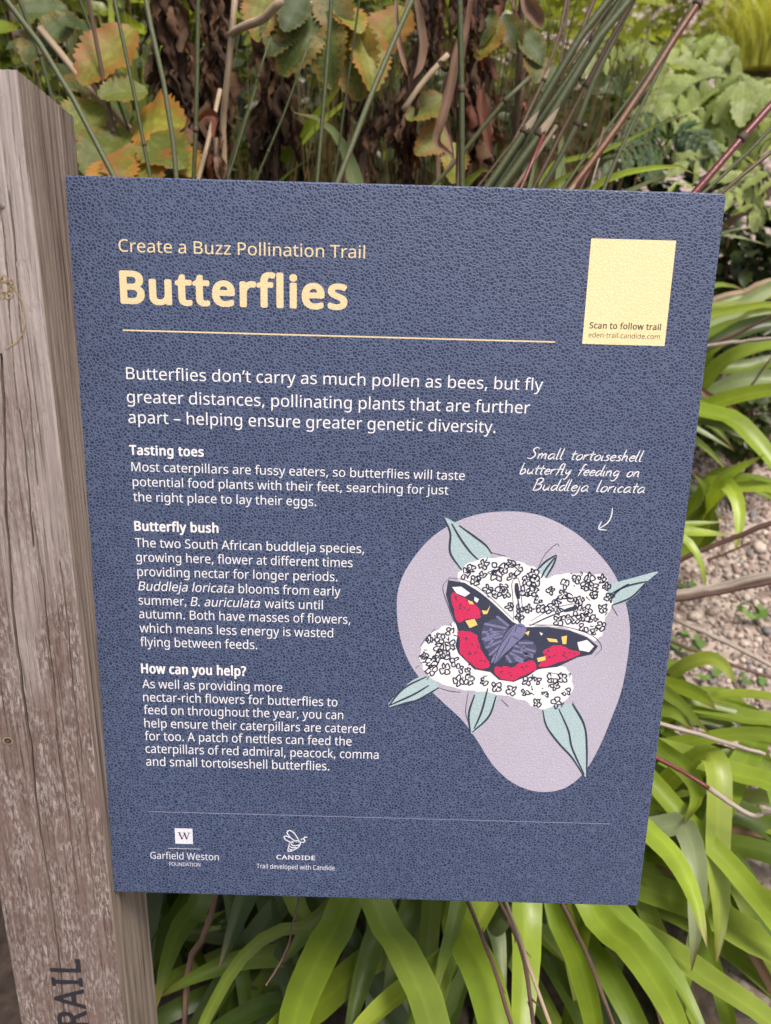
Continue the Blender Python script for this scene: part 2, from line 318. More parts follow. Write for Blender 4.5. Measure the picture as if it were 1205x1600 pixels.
def stones_mesh(name, P, S):
    """angular pebbles: squashed, jittered icosahedra in one mesh"""
    bm = bmesh.new(); bmesh.ops.create_icosphere(bm, subdivisions=1, radius=1); bv = np.array([v.co[:] for v in bm.verts]); bf = np.array([[v.index for v in f.verts] for f in bm.faces]); bm.free()
    n = len(P); k = len(bv)
    sc = S[:, None]*rng.uniform([.7, .6, .45], [1.25, 1.1, .8], (n, 3))
    q = rng.normal(size=(n, 4)); q[:, 0] += 1.5; q /= np.linalg.norm(q, axis=1)[:, None]; w_, x, y, z = q.T
    Rm = np.stack([1-2*(y*y+z*z), 2*(x*y-z*w_), 2*(x*z+y*w_), 2*(x*y+z*w_), 1-2*(x*x+z*z), 2*(y*z-x*w_), 2*(x*z-y*w_), 2*(y*z+x*w_), 1-2*(x*x+y*y)], 1).reshape(n, 3, 3)
    V = bv[None]*rng.uniform(.78, 1.18, (n, k, 1))*sc[:, None, :]
    V = np.einsum('nij,nkj->nki', Rm, V)+P[:, None, :]
    F = (bf[None]+(np.arange(n)*k)[:, None, None]).reshape(-1, 3)
    me = bpy.data.meshes.new(name); me.vertices.add(n*k); me.vertices.foreach_set('co', V.ravel().astype(np.float32))
    me.loops.add(F.size); me.loops.foreach_set('vertex_index', F.ravel().astype(np.int32)); me.polygons.add(len(F)); me.polygons.foreach_set('loop_start', np.arange(0, F.size, 3, dtype=np.int32))
    me.update(calc_edges=True); me.validate()
    a = me.attributes.new('tone', 'FLOAT', 'POINT'); a.data.foreach_set('value', np.repeat(rng.uniform(0, 1, n)**1.1, k).astype(np.float32))
    me.materials.append(M['stone']); return me
def scatter(n, x0, x1, y0, y1, s0, s1, pw=2.2):
    X = rng.uniform(x0, x1, n); Y = rng.uniform(y0, y1, n); S = s0+(s1-s0)*rng.uniform(0, 1, n)**pw
    return np.array([[a, b, gz(a, b)+s*.25] for a, b, s in zip(X, Y, S)]), S
P1, S1 = scatter(21000, .62, 1.85, .62, 2.6, .0035, .011)
P2, S2 = scatter(5000, .9, 3.2, 2.4, 5.0, .008, .02)
P3, S3 = scatter(3500, 1.0, 5.5, 5.0, 9.5, .015, .04)
tag(link('gravel', stones_mesh('gravel', np.concatenate([P1, P2, P3]), np.concatenate([S1, S2, S3]))), 'loose pale pinkish gravel spread over the bank', 'gravel', kind='stuff')
def on_bank(px, py):
    d = ray(px, py); s = .3
    while s < 14:
        p = CAM+d*s
        if p.z < gz(p.x, p.y): break
        s += .01
    return CAM+d*s
def stone(px, py, r, label, t):
    p = on_bank(px, py); o = link('stone', stones_mesh('stone', np.zeros((1, 3)), np.array([r])))
    o.data.attributes['tone'].data.foreach_set('value', [t]*len(o.data.vertices))
    o.location = (p.x, p.y, gz(p.x, p.y)+r*.3); tag(o, label, 'stone', 'larger stones in the gravel')
for px, py, r, t, lb in [(1085, 967, .017, .7, 'pale lumpy stone just below the thick dead stick beside the sign edge'), (1112, 965, .022, .5, 'flat pinkish stone under the thick dead stick'),
        (1198, 992, .016, 1.0, 'blue-grey stone on the gravel by the small lobed weed'), (1175, 812, .017, 1.0, 'dark grey stone behind the purplish brown cane'),
        (1185, 865, .026, .75, 'broad pale stone between the purplish cane and the thick stick'), (1170, 870, .014, 1.0, 'small charcoal stone touching the broad pale stone'),
        (1112, 1071, .012, 1.0, 'dark stone above the yellowish broken strap leaf'), (1098, 1078, .012, .6, 'grey stone beside the arching strap leaf'), (1160, 1012, .013, .75, 'pale stone between the lobed weed and grey twig'),
        (1150, 905, .011, .8, 'small whitish stone at the purplish cane'), (1068, 948, .010, .3, 'brown pebble against the sign edge'), (1190, 1050, .011, .95, 'grey stone under the fallen grey twig')]:
    stone(px, py, r, lb, t)

# ------------------------------------------------------------------ post
def post():
    root = empty('wooden_post', (-PWID/2, PD/2, 0), 'weathered square timber post with carved dark letters holding the blue sign', 'post')
    zf = ZP+.662; zb = ZP+.646; z0 = -.12
    def crack_depth(px_pts, wid, dep):
        pts = [at(x, y, 0) for x, y in px_pts]; return [(p.x, p.z) for p in pts], wid, dep
    cracks = [crack_depth([(3, 560), (10, 800), (18, 930), (35, 1080), (50, 1170), (53, 1230), (68, 1330), (85, 1440), (96, 1540), (103, 1620)], .0005, .009),
              crack_depth([(52, 800), (66, 900), (85, 1070), (88, 1150), (110, 1300), (122, 1400)], .0003, .0022),
              crack_depth([(0, 330), (12, 430), (20, 560), (25, 640)], .0003, .0018), crack_depth([(15, 300), (30, 480), (45, 620), (60, 760)], .0003, .002),
              crack_depth([(95, 880), (108, 1000), (120, 1120), (130, 1200)], .0003, .002), crack_depth([(30, 640), (45, 760), (52, 860)], .0004, .003),
              crack_depth([(118, 1180), (140, 1330), (150, 1420)], .0003, .002)]
    def grid(fn, us, vs_):
        v = [fn(a, b) for b in vs_ for a in us]; n = len(us)
        f = [(j*n+i, j*n+i+1, (j+1)*n+i+1, (j+1)*n+i) for j in range(len(vs_)-1) for i in range(n-1)]; return v, f
    rb = .0022
    zs = np.concatenate([np.linspace(z0, ZP-.15, 12), np.linspace(ZP-.145, zf, 230)])
    hn = rng.normal(size=400); hn = np.convolve(hn, np.ones(3)/3, 'same')
    # section walk: back-left -> front-left -> front-right -> back-right
    sec = [(-PWID, PD)] + [(-PWID, y) for y in np.linspace(PD-.01, rb, 5)] + [(-PWID+rb*(1-math.cos(a)), rb*(1-math.sin(a))) for a in (.5, 1.0)]
    nfront = 210; sec += [(x, 0) for x in np.linspace(-PWID+rb, -rb, nfront)]
    sec += [(-rb*(1-math.sin(a)), rb*(1-math.cos(a))) for a in (.5, 1.0)] + [(0, y) for y in np.linspace(rb, PD-rb, 60)] + [(-rb*(1-math.cos(a)), PD-rb*(1-math.sin(a))) for a in (.5, 1.0, 1.57)]
    ns = len(sec); sec = np.array(sec); V = np.zeros((len(zs), ns, 3))
    V[:, :, 0] = sec[None, :, 0]; V[:, :, 1] = sec[None, :, 1]; V[:, :, 2] = zs[:, None]
    top = zf+(zb-zf)*(sec[:, 1]/PD); k = np.clip((zs[:, None]-(zf-.08))/.08, 0, 1); V[:, :, 2] -= (zf-top)[None]*k
    fr = slice(8, 8+nfront)
    X = V[:, fr, 0]; Z = V[:, fr, 2]; D = np.zeros_like(X)
    for pts, wid, dep in cracks:
        px_ = np.array([p[0] for p in pts])[::-1]; pz_ = np.array([p[1] for p in pts])[::-1]
        cx = np.interp(Z, pz_, px_)+.0004*np.sin(Z*61+pts[0][0]*900)+.0002*np.sin(Z*173); inside = ((Z > pz_[0]) & (Z < pz_[-1]))*1.0
        D = np.maximum(D, inside*dep*np.exp(-((X-cx)/wid)**2))
    ph = np.cumsum(rng.normal(size=nfront))*.5; D += .00022*(1+np.sin(X*900+1.6*np.sin(Z*5)+ph[None]*.3))
    V[:, fr, 1] += D
    sd_ = slice(8+nfront+2, 8+nfront+62); V[:, sd_, 0] -= .00018*(1+np.sin(V[:, sd_, 1]*1100+2*np.sin(V[:, sd_, 2]*4)))
    V[-1, :, 2] -= .0006*np.abs(np.sin(sec[:, 0]*500+sec[:, 1]*330))
    v = V.reshape(-1, 3); f = []
    for j in range(len(zs)-1):
        for i in range(ns):
            f.append((j*ns+i, j*ns+(i+1) % ns, (j+1)*ns+(i+1) % ns, (j+1)*ns+i))
    f.append(tuple((len(zs)-1)*ns+i for i in range(ns))); f.append(tuple(range(ns))[::-1])
    me = mesh('timber', v, f, M['wood'], False)
    link('timber', me, root)
    return root
post_o = post()

# ------------------------------------------------------------------ print on the panel
def homography():
    src = [(101, 270), (1134, 305), (999, 1417), (181, 1393)]; dst = [(0, PH), (PW, PH), (PW, 0), (0, 0)]
    A = []; b = []
    for (x, y), (u, v) in zip(src, dst):
        A += [[x, y, 1, 0, 0, 0, -u*x, -u*y], [0, 0, 0, x, y, 1, -v*x, -v*y]]; b += [u, v]
    h = np.linalg.solve(np.array(A, float), np.array(b, float)); return np.append(h, 1).reshape(3, 3)
HM = homography(); HI = np.linalg.inv(HM)
def uv(px, py): q = HM@np.array([px, py, 1.]); return q[0]/q[2], q[1]/q[2]
def u_at(px, v):
    lo, hi = 0., PW
    for _ in range(40):
        mid = (lo+hi)/2; q = HI@np.array([mid, v, 1.])
        if q[0]/q[2] < px: lo = mid
        else: hi = mid
    return lo
sign = empty('information_sign', (0, PY, ZP), 'navy blue wrinkle-finish information panel with white text and butterfly drawing', 'sign')
sign.rotation_euler = (math.pi/2-TILT, 0, 0)
def part(name, v, f, mat, parent=None, smooth=False, u=None):
    o = bpy.data.objects.new(name, mesh(name, v, f, mat, smooth, u)); C.objects.link(o); o.parent = parent or sign; return o
def panel():
    bm = bmesh.new(); r = .0045; x0, x1, y0, y1, t = -.014, PW, 0, PH, .009; pts = []
    for cx, cy, a0, rr in ((x1-r, y1-r, 0, r), (x0+.001, y1-.001, 90, .001), (x0+.001, y0+.001, 180, .001), (x1-r*.6, y0+r*.6, 270, r*.6)):
        for k in range(7): a = R(a0+15*k); pts.append((cx+rr*math.cos(a), cy+rr*math.sin(a)))
    vs_ = [bm.verts.new((x, y, 0)) for x, y in pts]; f = bm.faces.new(vs_)
    e = bmesh.ops.extrude_face_region(bm, geom=[f]); bmesh.ops.translate(bm, vec=(0, 0, -t), verts=[g for g in e['geom'] if isinstance(g, bmesh.types.BMVert)])
    bmesh.ops.recalc_face_normals(bm, faces=bm.faces)
    ed = [e for e in bm.edges if abs(e.verts[0].co.z-e.verts[1].co.z) < 1e-6]
    bmesh.ops.bevel(bm, geom=ed, offset=.0012, segments=3, affect='EDGES', profile=.5)
    me = bpy.data.meshes.new('panel'); bm.to_mesh(me); bm.free(); me.materials.append(M['panel'])
    o = bpy.data.objects.new('panel', me); C.objects.link(o); o.parent = sign
panel()
LAY = .00006
def fill(name, pts2, mat, layer, parent=None):
    v = [(x, y, LAY*layer) for x, y in pts2]; f = tessellate_polygon([[Vector((x, y, 0)) for x, y in pts2]])
    f = [tuple(q) for q in f]; out = []
    for a, b, c in f:
        ar = (v[b][0]-v[a][0])*(v[c][1]-v[a][1])-(v[c][0]-v[a][0])*(v[b][1]-v[a][1]); out.append((a, b, c) if ar > 0 else (a, c, b))
    return part(name, v, out, mat, parent)
def smooth_closed(pts, n=6):
    out = []; k = len(pts)
    for i in range(k):
        a, b, c, d = [Vector((*pts[(i+j-1) % k], 0)) for j in range(4)]
        for s in range(n):
            t = s/n; p = .5*((2*b)+(c-a)*t+(2*a-5*b+4*c-d)*t*t+(3*b-a-3*c+d)*t**3); out.append((p.x, p.y))
    return out
def stroke_geo(lines, wid, layer, v, f, taper=True, sm=True):
    for L in lines:
        P = [Vector((x, y, 0)) for x, y in L]
        if sm and len(P) > 2: P = catmull(P, max(6, 4*len(P)))
        n = len(P); b0 = len(v)
        for i, p in enumerate(P):
            t = P[min(i+1, n-1)]-P[max(i-1, 0)]; t = t.normalized() if t.length > 0 else Vector((1, 0, 0)); s = Vector((-t.y, t.x, 0))
            w_ = wid*.5*((.35+.65*math.sin(math.pi*min(1, max(.0, (i+.4)/(n-.2))))**.5) if taper else 1)
            v += [(p.x+s.x*w_, p.y+s.y*w_, LAY*layer), (p.x-s.x*w_, p.y-s.y*w_, LAY*layer)]
        f += [(b0+2*i+1, b0+2*i+3, b0+2*i+2, b0+2*i) for i in range(n-1)]
def strokes(name, lines, wid, mat, layer, parent=None, taper=True, sm=True):
    v, f = [], []; stroke_geo(lines, wid, layer, v, f, taper, sm); return part(name, v, f, mat, parent)

TEXTS = []
try:                                        # a humanist sans that ships with Blender itself; the built-in font otherwise
    import os
    SANS = bpy.data.fonts.load(os.path.join(bpy.utils.system_resource('DATAFILES', path='fonts'), 'NotoSansHebrew-Regular.woff2'))
except Exception:
    SANS = None
def setfont(cu, bold=0):
    if SANS: cu.font = SANS
    if bold > .015: cu.space_character = 1.0+bold*2.6
def text(name, s, xl, base, xr, cap, mat, bold=0.0, shear=0.0, parent=None, vfix=None, layer=1):
    cu = bpy.data.curves.new('t', 'FONT'); cu.body = s; cu.size = 1; cu.shear = shear; cu.resolution_u = 4; setfont(cu, bold)
    o = bpy.data.objects.new('t', cu); C.objects.link(o); u0, v0 = uv(xl, base); 
    if vfix is not None: v0 = vfix
    TEXTS.append((o, name, u0, v0, u_at(xr, v0), abs(uv(xl, base-cap)[1]-uv(xl, base)[1]), mat, layer, bold)); return v0
text('title_text', 'Create a Buzz Pollination Trail', 185, 390.4, 570, 19.5, 'cream', 0)
text('title_text', 'Butterflies', 190.5, 470, 540, 48, 'cream', .034)
for s, xl, b, xr in [('Butterflies don\u2019t carry as much pollen as bees, but fly', 197.4, 590, 848), ('greater distances, pollinating plants that are further', 198.6, 626.7, 827.7), ('apart \u2013 helping ensure greater genetic diversity.', 201, 658.6, 774.3)]:
    text('lead_text', s, xl, b, xr, 18.6, 'white', 0)
BC = 13.9
for s, xl, b, xr in [('Tasting toes', 203.2, 708, 318.3), ('Butterfly bush', 211.4, 827, 341.7), ('How can you help?', 222.8, 1050, 385.6)]:
    text('heading_text', s, xl, b, xr, BC+.5, 'white', .028)
for s, xl, b, xr in [('Most caterpillars are fussy eaters, so butterflies will taste', 206, 734, 726.6), ('potential food plants with their feet, searching for just', 207.9, 757.4, 701), ('the right place to lay their eggs.', 209, 781, 494.9),
        ('The two South African buddleja species,', 212, 852.8, 570), ('growing here, flower at different times', 213.6, 875.3, 552), ('providing nectar for longer periods.', 215.7, 898, 528.3),
        ('autumn. Both have masses of flowers,', 218.5, 964.2, 548.7), ('which means less energy is wasted', 219.6, 986.3, 521.9), ('flying between feeds.', 220.7, 1008, 403.4),
        ('As well as providing more', 224, 1073.5, 442.7), ('nectar-rich flowers for butterflies to', 225.3, 1094.2, 529), ('feed on throughout the year, you can', 226.4, 1114.2, 538), ('help ensure their caterpillars are catered', 227.5, 1135, 571.9),
        ('for too. A patch of nettles can feed the', 228.2, 1155, 551.2), ('caterpillars of red admiral, peacock, comma', 229.3, 1174.9, 593.3), ('and small tortoiseshell butterflies.', 230.3, 1194.9, 516.5)]:
    text('body_text', s, xl, b, xr, BC*(1 if b < 1060 else .97), 'white', 0)
vv = text('body_text', 'Buddleja loricata', 217, 920.6, 366.7, BC, 'white', 0, .22)
text('body_text', 'blooms from early', 374, 920.6, 533.3, BC, 'white', 0, vfix=vv)
vv = text('body_text', 'summer,', 217.8, 942.8, 292.4, BC, 'white', 0)
text('body_text', 'B. auriculata', 298.9, 942.8, 407.7, BC, 'white', 0, .22, vfix=vv); text('body_text', 'waits until', 414.8, 942.8, 505.8, BC, 'white', 0, vfix=vv)
text('logo_text', 'Garfield Weston', 237.3, 1340.4, 344.3, 10.5, 'pale', 0); text('logo_text', 'FOUNDATION', 266.9, 1351.7, 315.5, 5.6, 'pale', 0)
text('logo_text', 'CANDIDE', 434.5, 1341.9, 494.8, 6.6, 'pale', .02); text('logo_text', 'Trail developed with Candide', 403.5, 1356, 525.4, 7, 'pale', .0)
text('label_text', 'Scan to follow trail', 920.6, 514.5, 1031.4, 9.5, 'brownink', .02, layer=3); text('label_text', 'eden-trail.candide.com', 919, 528.4, 1030, 7.6, 'brownink', .0, layer=3)
bpy.context.view_layer.update(); dg = bpy.context.evaluated_depsgraph_get()
cu = bpy.data.curves.new('t', 'FONT'); cu.body = 'H'; cu.size = 1; setfont(cu); ho = bpy.data.objects.new('t', cu); C.objects.link(ho); bpy.context.view_layer.update(); dg = bpy.context.evaluated_depsgraph_get()
hm_ = bpy.data.meshes.new_from_object(ho.evaluated_get(dg)); CAPH = max(v.co.y for v in hm_.vertices); bpy.data.objects.remove(ho)
for o, name, u0, v0, u1, cap, mat, layer, bold in TEXTS:
    me = bpy.data.meshes.new_from_object(o.evaluated_get(dg)); bpy.data.objects.remove(o)
    co = np.empty(len(me.vertices)*3, np.float32); me.vertices.foreach_get('co', co); co = co.reshape(-1, 3)
    a, b = co[:, 0].min(), co[:, 0].max(); co[:, 0] = u0+(co[:, 0]-a)/(b-a)*(u1-u0); co[:, 1] = v0+co[:, 1]*cap/CAPH; co[:, 2] = LAY*layer
    fa = [tuple(p.vertices) for p in me.polygons]; nv = len(co); V_ = [co]; F_ = list(fa); sg = 1
    if bold > .003:                         # heavier weights: the strokes spread by a few hundredths of an em, struck in a ring
        em = cap/CAPH; kk = 12 if bold > .015 else 4
        for q_ in range(kk):
            a_ = 2*math.pi*(q_+.5)/kk; V_.append(co+np.array([math.cos(a_)*bold*em, math.sin(a_)*bold*em*.8, -(q_+1)*3e-6], np.float32)); F_ += [tuple(i+nv*(q_+1) for i in p) for p in fa]
    me = mesh('lettering', np.concatenate(V_), F_, M[mat], False)
    po = bpy.data.objects.new(name, me); C.objects.link(po); po.parent = sign
def hline(name, xl, y, xr, thick, mat):
    u0, v0 = uv(xl, y); u1 = u_at(xr, v0); h = thick/2; part(name, [(u0, v0-h, LAY), (u1, v0-h, LAY), (u1, v0+h, LAY), (u0, v0+h, LAY)], [(0, 1, 2, 3)], M[mat])
hline('rule', 191.7, 513.5, 867, .0011, 'cream'); hline('rule', 234, 1266.8, 955, .0005, 'thin'); hline('rule', 264.7, 1324.4, 315.8, .0004, 'pale')
u0, v0 = uv(923, 374.2); u1, v1 = uv(1037.6, 543)
fill('scan_label', [(u0, v1), (u1+.0, v1), (u1, v0), (u0, v0)], M['cream2'], 2)
# square monogram
u0, v0 = uv(275, 1293); u1, v1 = uv(303.8, 1318); sq = fill('logo_square', [(u0, v1), (u1, v1), (u1, v0), (u0, v0)], M['pale'], 1)
W_, H_ = u1-u0, v0-v1; q = lambda a, b: (u0+W_*a, v1+H_*b)
strokes('logo_monogram', [[q(.24, .72), q(.40, .30)], [q(.54, .70), q(.66, .30)]], .0013, M['ink'], 2, sq, False); strokes('logo_monogram', [[q(.40, .30), q(.55, .72)], [q(.66, .30), q(.80, .72)], [q(.17, .72), q(.34, .72)], [q(.46, .72), q(.60, .72)], [q(.72, .72), q(.87, .72)]], .0006, M['ink'], 2, sq, False)
b7 = lambda x, y: uv(180+x/2.7386, 1240+y/2.7386)
strokes('bee_logo', [[b7(*p) for p in L] for L in [[(785, 208), (755, 185), (742, 165), (752, 156), (772, 168), (790, 195), (792, 208)], [(770, 210), (742, 200), (729, 186), (738, 180), (758, 190)], [(752, 212), (747, 245), (775, 238), (795, 222), (798, 205), (785, 200), (765, 203), (752, 212)],
        [(757, 212), (772, 222), (796, 218)], [(752, 222), (765, 230), (788, 230)], [(750, 234), (760, 240), (774, 239)], [(798, 205), (812, 208), (818, 198), (808, 192), (800, 198)], [(812, 192), (818, 185), (829, 187)]]], .0011, M['pale'], 1)

# handwriting: monoline letters, (x, y) in x-heights
HW = {'S': (1.35, [[(1.15, 1.75), (.8, 2.0), (.4, 1.75), (.45, 1.35), (.8, 1.0), (.85, .45), (.4, .02), (-.1, .15)]]),
 'm': (1.45, [[(.05, .95), (.08, .05)], [(.08, .5), (.35, .95), (.55, .8), (.58, .05)], [(.58, .5), (.9, .95), (1.08, .75), (1.1, .12), (1.3, .05)]]),
 'a': (1.2, [[(.85, .85), (.5, .98), (.12, .6), (.15, .12), (.45, .08), (.8, .5), (.88, .9)], [(.88, .9), (.82, .25), (1.1, .05)]]),
 'l': (.55, [[(.12, 2.0), (.08, .9), (.1, .1), (.4, .08)]]), 't': (.75, [[(.3, 1.6), (.25, .7), (.28, .1), (.55, .08)], [(-.05, 1.02), (.7, 1.08)]]),
 'o': (1.0, [[(.55, .98), (.15, .7), (.12, .15), (.5, .03), (.82, .4), (.75, .85), (.5, .98)]]), 'r': (.85, [[(.08, .95), (.1, .05)], [(.1, .5), (.35, .9), (.7, .95)]]),
 'i': (.45, [[(.12, .9), (.1, .12), (.35, .05)], [(.15, 1.4), (.2, 1.45)]]), 's': (.8, [[(.7, .85), (.4, .98), (.2, .75), (.55, .45), (.55, .1), (.05, .05)]]),
 'e': (.9, [[(.12, .48), (.7, .62), (.6, .95), (.25, .85), (.08, .4), (.35, .03), (.8, .2)]]), 'h': (1.05, [[(.12, 2.0), (.1, .05)], [(.1, .45), (.4, .92), (.68, .75), (.7, .1), (.95, .05)]]),
 'b': (1.05, [[(.12, 2.0), (.1, .1), (.5, .05), (.78, .45), (.55, .9), (.12, .6)]]), 'u': (1.1, [[(.1, .95), (.08, .3), (.35, .05), (.72, .45), (.8, .95)], [(.8, .95), (.78, .2), (1.0, .05)]]),
 'f': (.8, [[(.85, 1.8), (.6, 2.0), (.4, 1.6), (.3, .6), (.15, -.1)], [(0, .95), (.75, 1.05)]]), 'y': (1.0, [[(.1, .95), (.15, .4), (.45, .3), (.75, .9)], [(.8, .98), (.65, 0), (.35, -.75), (.05, -.6)]]),
 'd': (1.15, [[(.8, .8), (.45, .95), (.1, .5), (.2, .08), (.55, .15), (.82, .7)], [(.95, 2.0), (.84, .6), (.9, .08), (1.1, .05)]]), 'n': (1.05, [[(.08, .95), (.1, .05)], [(.1, .5), (.42, .95), (.68, .75), (.7, .12), (.95, .05)]]),
 'g': (1.1, [[(.8, .85), (.4, .98), (.1, .5), (.35, .1), (.75, .5), (.85, .9)], [(.85, .9), (.75, -.3), (.4, -.8), (0, -.6)]]), 'B': (1.35, [[(.2, 1.9), (.12, .02)], [(0, 1.75), (.6, 2.05), (1.0, 1.7), (.7, 1.2), (.25, 1.05)], [(.3, 1.05), (.95, .95), (1.0, .35), (.5, .0), (.0, .05)]]),
 'j': (.5, [[(.2, .95), (.15, -.2), (-.2, -.75), (-.5, -.5)], [(.25, 1.4), (.3, 1.45)]]), 'c': (.9, [[(.75, .8), (.45, .98), (.1, .5), (.35, .05), (.8, .15)]]), ' ': (1.0, [])}
h8 = lambda x, y: uv(780+x/4.463, 670+y/4.463)
for s, xl, base, xr, xh in [('Small tortoiseshell', 192, 212, 1003, 40), ('butterfly feeding on', 135, 318, 985, 40), ('Buddleja loricata', 225, 432, 1025, 42)]:
    u0, v0 = h8(xl, base); u1 = u_at(780+xr/4.463, v0); h = uv(780+xl/4.463, 670+(base-xh)/4.463)[1]-v0; tot = sum(HW[c][0] for c in s); k = (u1-u0)/(tot+.3); x = .15; L = []
    for c in s:
        for ln in HW[c][1]: L.append([(u0+(x+a+.28*b)*k, v0+b*h) for a, b in ln])
        x += HW[c][0]
    strokes('handwritten_caption', L, .00095, M['white'], 1, None, True)
strokes('caption_arrow', [[h8(792, 558), h8(785, 610), h8(760, 660), h8(703, 700)], [h8(716, 652), h8(697, 702), h8(752, 714)]], .0010, M['white'], 1)

# butterfly on a flower, printed
i1 = lambda x, y: uv(590+x/2.6196, 780+y/2.6196)
ip = lambda L: [i1(*p) for p in L]
blob = fill('illustration_background', smooth_closed(ip([(530, 52), (420, 62), (310, 100), (210, 170), (130, 270), (90, 360), (82, 450), (95, 560), (130, 660), (190, 750), (270, 830), (350, 905), (410, 985), (470, 1080), (540, 1150), (620, 1190), (700, 1200), (780, 1180), (850, 1120), (910, 1020), (960, 900), (1000, 790), (1025, 660), (1035, 540), (1015, 420), (970, 310), (900, 220), (810, 140), (700, 80), (610, 57)][::-1]), 5), M['lilac'], 1)
LV = [[(275, 75), (300, 130), (300, 220), (345, 290), (420, 260), (470, 225), (420, 170), (340, 110)], [(733, 230), (690, 260), (655, 290), (670, 330), (710, 300), (725, 260)], [(1150, 300), (1050, 325), (960, 350), (935, 370), (960, 440), (1050, 405), (1105, 340)],
      [(45, 850), (90, 790), (150, 740), (205, 725), (255, 760), (200, 810), (120, 830)], [(385, 960), (380, 880), (400, 800), (450, 770), (495, 800), (470, 880), (420, 940)], [(855, 1140), (800, 1060), (740, 1000), (690, 930), (680, 860), (740, 850), (800, 840), (845, 900), (860, 1000), (862, 1080)]]
for L in LV: fill('leaf_print', smooth_closed(ip(L), 3), M['teal'], 2, blob)
HEADS = [[(330, 315), (365, 270), (430, 245), (520, 240), (600, 265), (650, 285), (690, 325), (740, 310), (810, 305), (880, 310), (940, 320), (940, 380), (965, 430), (935, 490), (925, 550), (890, 580), (800, 540), (700, 520), (610, 525), (560, 510), (500, 450), (420, 380), (350, 345)],
          [(325, 510), (280, 520), (220, 550), (180, 620), (185, 680), (220, 730), (290, 765), (380, 785), (440, 790), (540, 810), (610, 830), (660, 860), (740, 845), (795, 800), (800, 740), (770, 690), (700, 690), (600, 720), (540, 730), (470, 700), (400, 680), (350, 630), (330, 580)]]
for L in HEADS:
    pts = smooth_closed(ip(L), 4); cx = sum(p[0] for p in pts)/len(pts); cy = sum(p[1] for p in pts)/len(pts)
    pts = [(cx+(x-cx)*(1+.012*math.sin(i*1.9)), cy+(y-cy)*(1+.03*math.sin(i*1.7))) for i, (x, y) in enumerate(pts)]; fill('flower_head_print', pts, M['flower'], 3, blob)
v, f = [], []; pr = random.Random(3)
FP_ = [(385, 285), (435, 270), (432, 318), (490, 315), (520, 285), (575, 290), (640, 305), (520, 355), (490, 385), (455, 370), (545, 440), (640, 380), (710, 375), (765, 350), (815, 330), (868, 325), (920, 330), (670, 450), (620, 450), (735, 425), (800, 405), (885, 395), (940, 360), (925, 450), (860, 455), (815, 495), (885, 495), (740, 500), (890, 545), (950, 405),
       (300, 545), (260, 570), (215, 575), (300, 600), (250, 645), (195, 640), (225, 700), (280, 695), (320, 665), (335, 745), (370, 705), (440, 745), (490, 770), (550, 785), (610, 790), (655, 745), (690, 800), (730, 770), (760, 735), (775, 790), (735, 835), (655, 835)]
def inpoly(p, poly, pad=0):
    x, y = p; ins = False; near = False
    for i in range(len(poly)):
        (x1_, y1_), (x2_, y2_) = poly[i-1], poly[i]
        if (y1_ > y) != (y2_ > y) and x < (x2_-x1_)*(y-y1_)/(y2_-y1_)+x1_: ins = not ins
        t_ = max(0, min(1, ((x-x1_)*(x2_-x1_)+(y-y1_)*(y2_-y1_))/((x2_-x1_)**2+(y2_-y1_)**2+1e-9))); near = near or math.hypot(x1_+t_*(x2_-x1_)-x, y1_+t_*(y2_-y1_)-y) < abs(pad)
    return (ins and not near) if pad < 0 else (ins or near)
WINGP = [(292, 332), (430, 388), (590, 520), (790, 540), (905, 605), (740, 688), (560, 749), (400, 697), (335, 632), (283, 390)]
FP2 = []
for k_ in range(900):
    b_ = pr.choice(FP_); c_ = (b_[0]+pr.uniform(-45, 45), b_[1]+pr.uniform(-38, 38))
    if min((c_[0]-q_[0])**2+(c_[1]-q_[1])**2 for q_ in FP_+FP2) > 33**2 and len(FP2) < 30 and inpoly(c_, HEADS[0] if c_[1] < 500 or c_[0] > 800 else HEADS[1], -9) and not inpoly(c_, WINGP, 14): FP2.append(c_)
for cx, cy in FP_+FP2:
    a0 = pr.uniform(0, 6); r = pr.uniform(15, 22); L = []
    for k in range(pr.choice((3, 4, 4))):
        a = a0+k*1.57; px_, py_ = cx+math.cos(a)*r*.62, cy+math.sin(a)*r*.62
        L.append(ip([(cx+math.cos(a)*3, cy+math.sin(a)*3)]+[(px_+math.cos(a+s)*r*.45*pr.uniform(.8, 1.2), py_+math.sin(a+s)*r*.45*pr.uniform(.8, 1.2)) for s in (-2.2, -1.1, 0, 1.1, 2.2)]+[(cx+math.cos(a+.4)*4, cy+math.sin(a+.4)*4)]))
    cx_, cy_ = i1(cx, cy); L = [[(x+pr.uniform(-1, 1)*.0009, y+pr.uniform(-1, 1)*.0009) for x, y in l_] for l_ in L]; strokes('flower_print', L, .00125, M['ink'], 4, blob)
for L in [[(275, 78), (300, 140), (300, 220), (348, 292)], [(305, 100), (340, 160), (380, 215), (415, 250)], [(335, 108), (400, 155), (445, 190), (470, 225)], [(733, 230), (690, 258), (655, 292)], [(735, 232), (722, 270), (690, 325)], [(728, 240), (690, 290), (672, 325)],
      [(1105, 340), (1020, 360), (950, 395)], [(1100, 345), (1040, 405), (960, 438)], [(1030, 350), (990, 375), (955, 410)], [(45, 852), (110, 775), (205, 726)], [(50, 845), (150, 800), (215, 762)], [(60, 850), (160, 825), (255, 772)],
      [(385, 962), (378, 880), (402, 800)], [(400, 940), (430, 870), (455, 775)], [(392, 955), (460, 890), (490, 805)], [(680, 865), (695, 930), (745, 1000), (800, 1060), (850, 1138)], [(745, 860), (785, 950), (800, 1020), (850, 1130)], [(800, 840), (850, 930), (860, 1020), (860, 1135)]]: strokes('leaf_ink', [ip(L)], .0017, M['ink'], 4, blob)
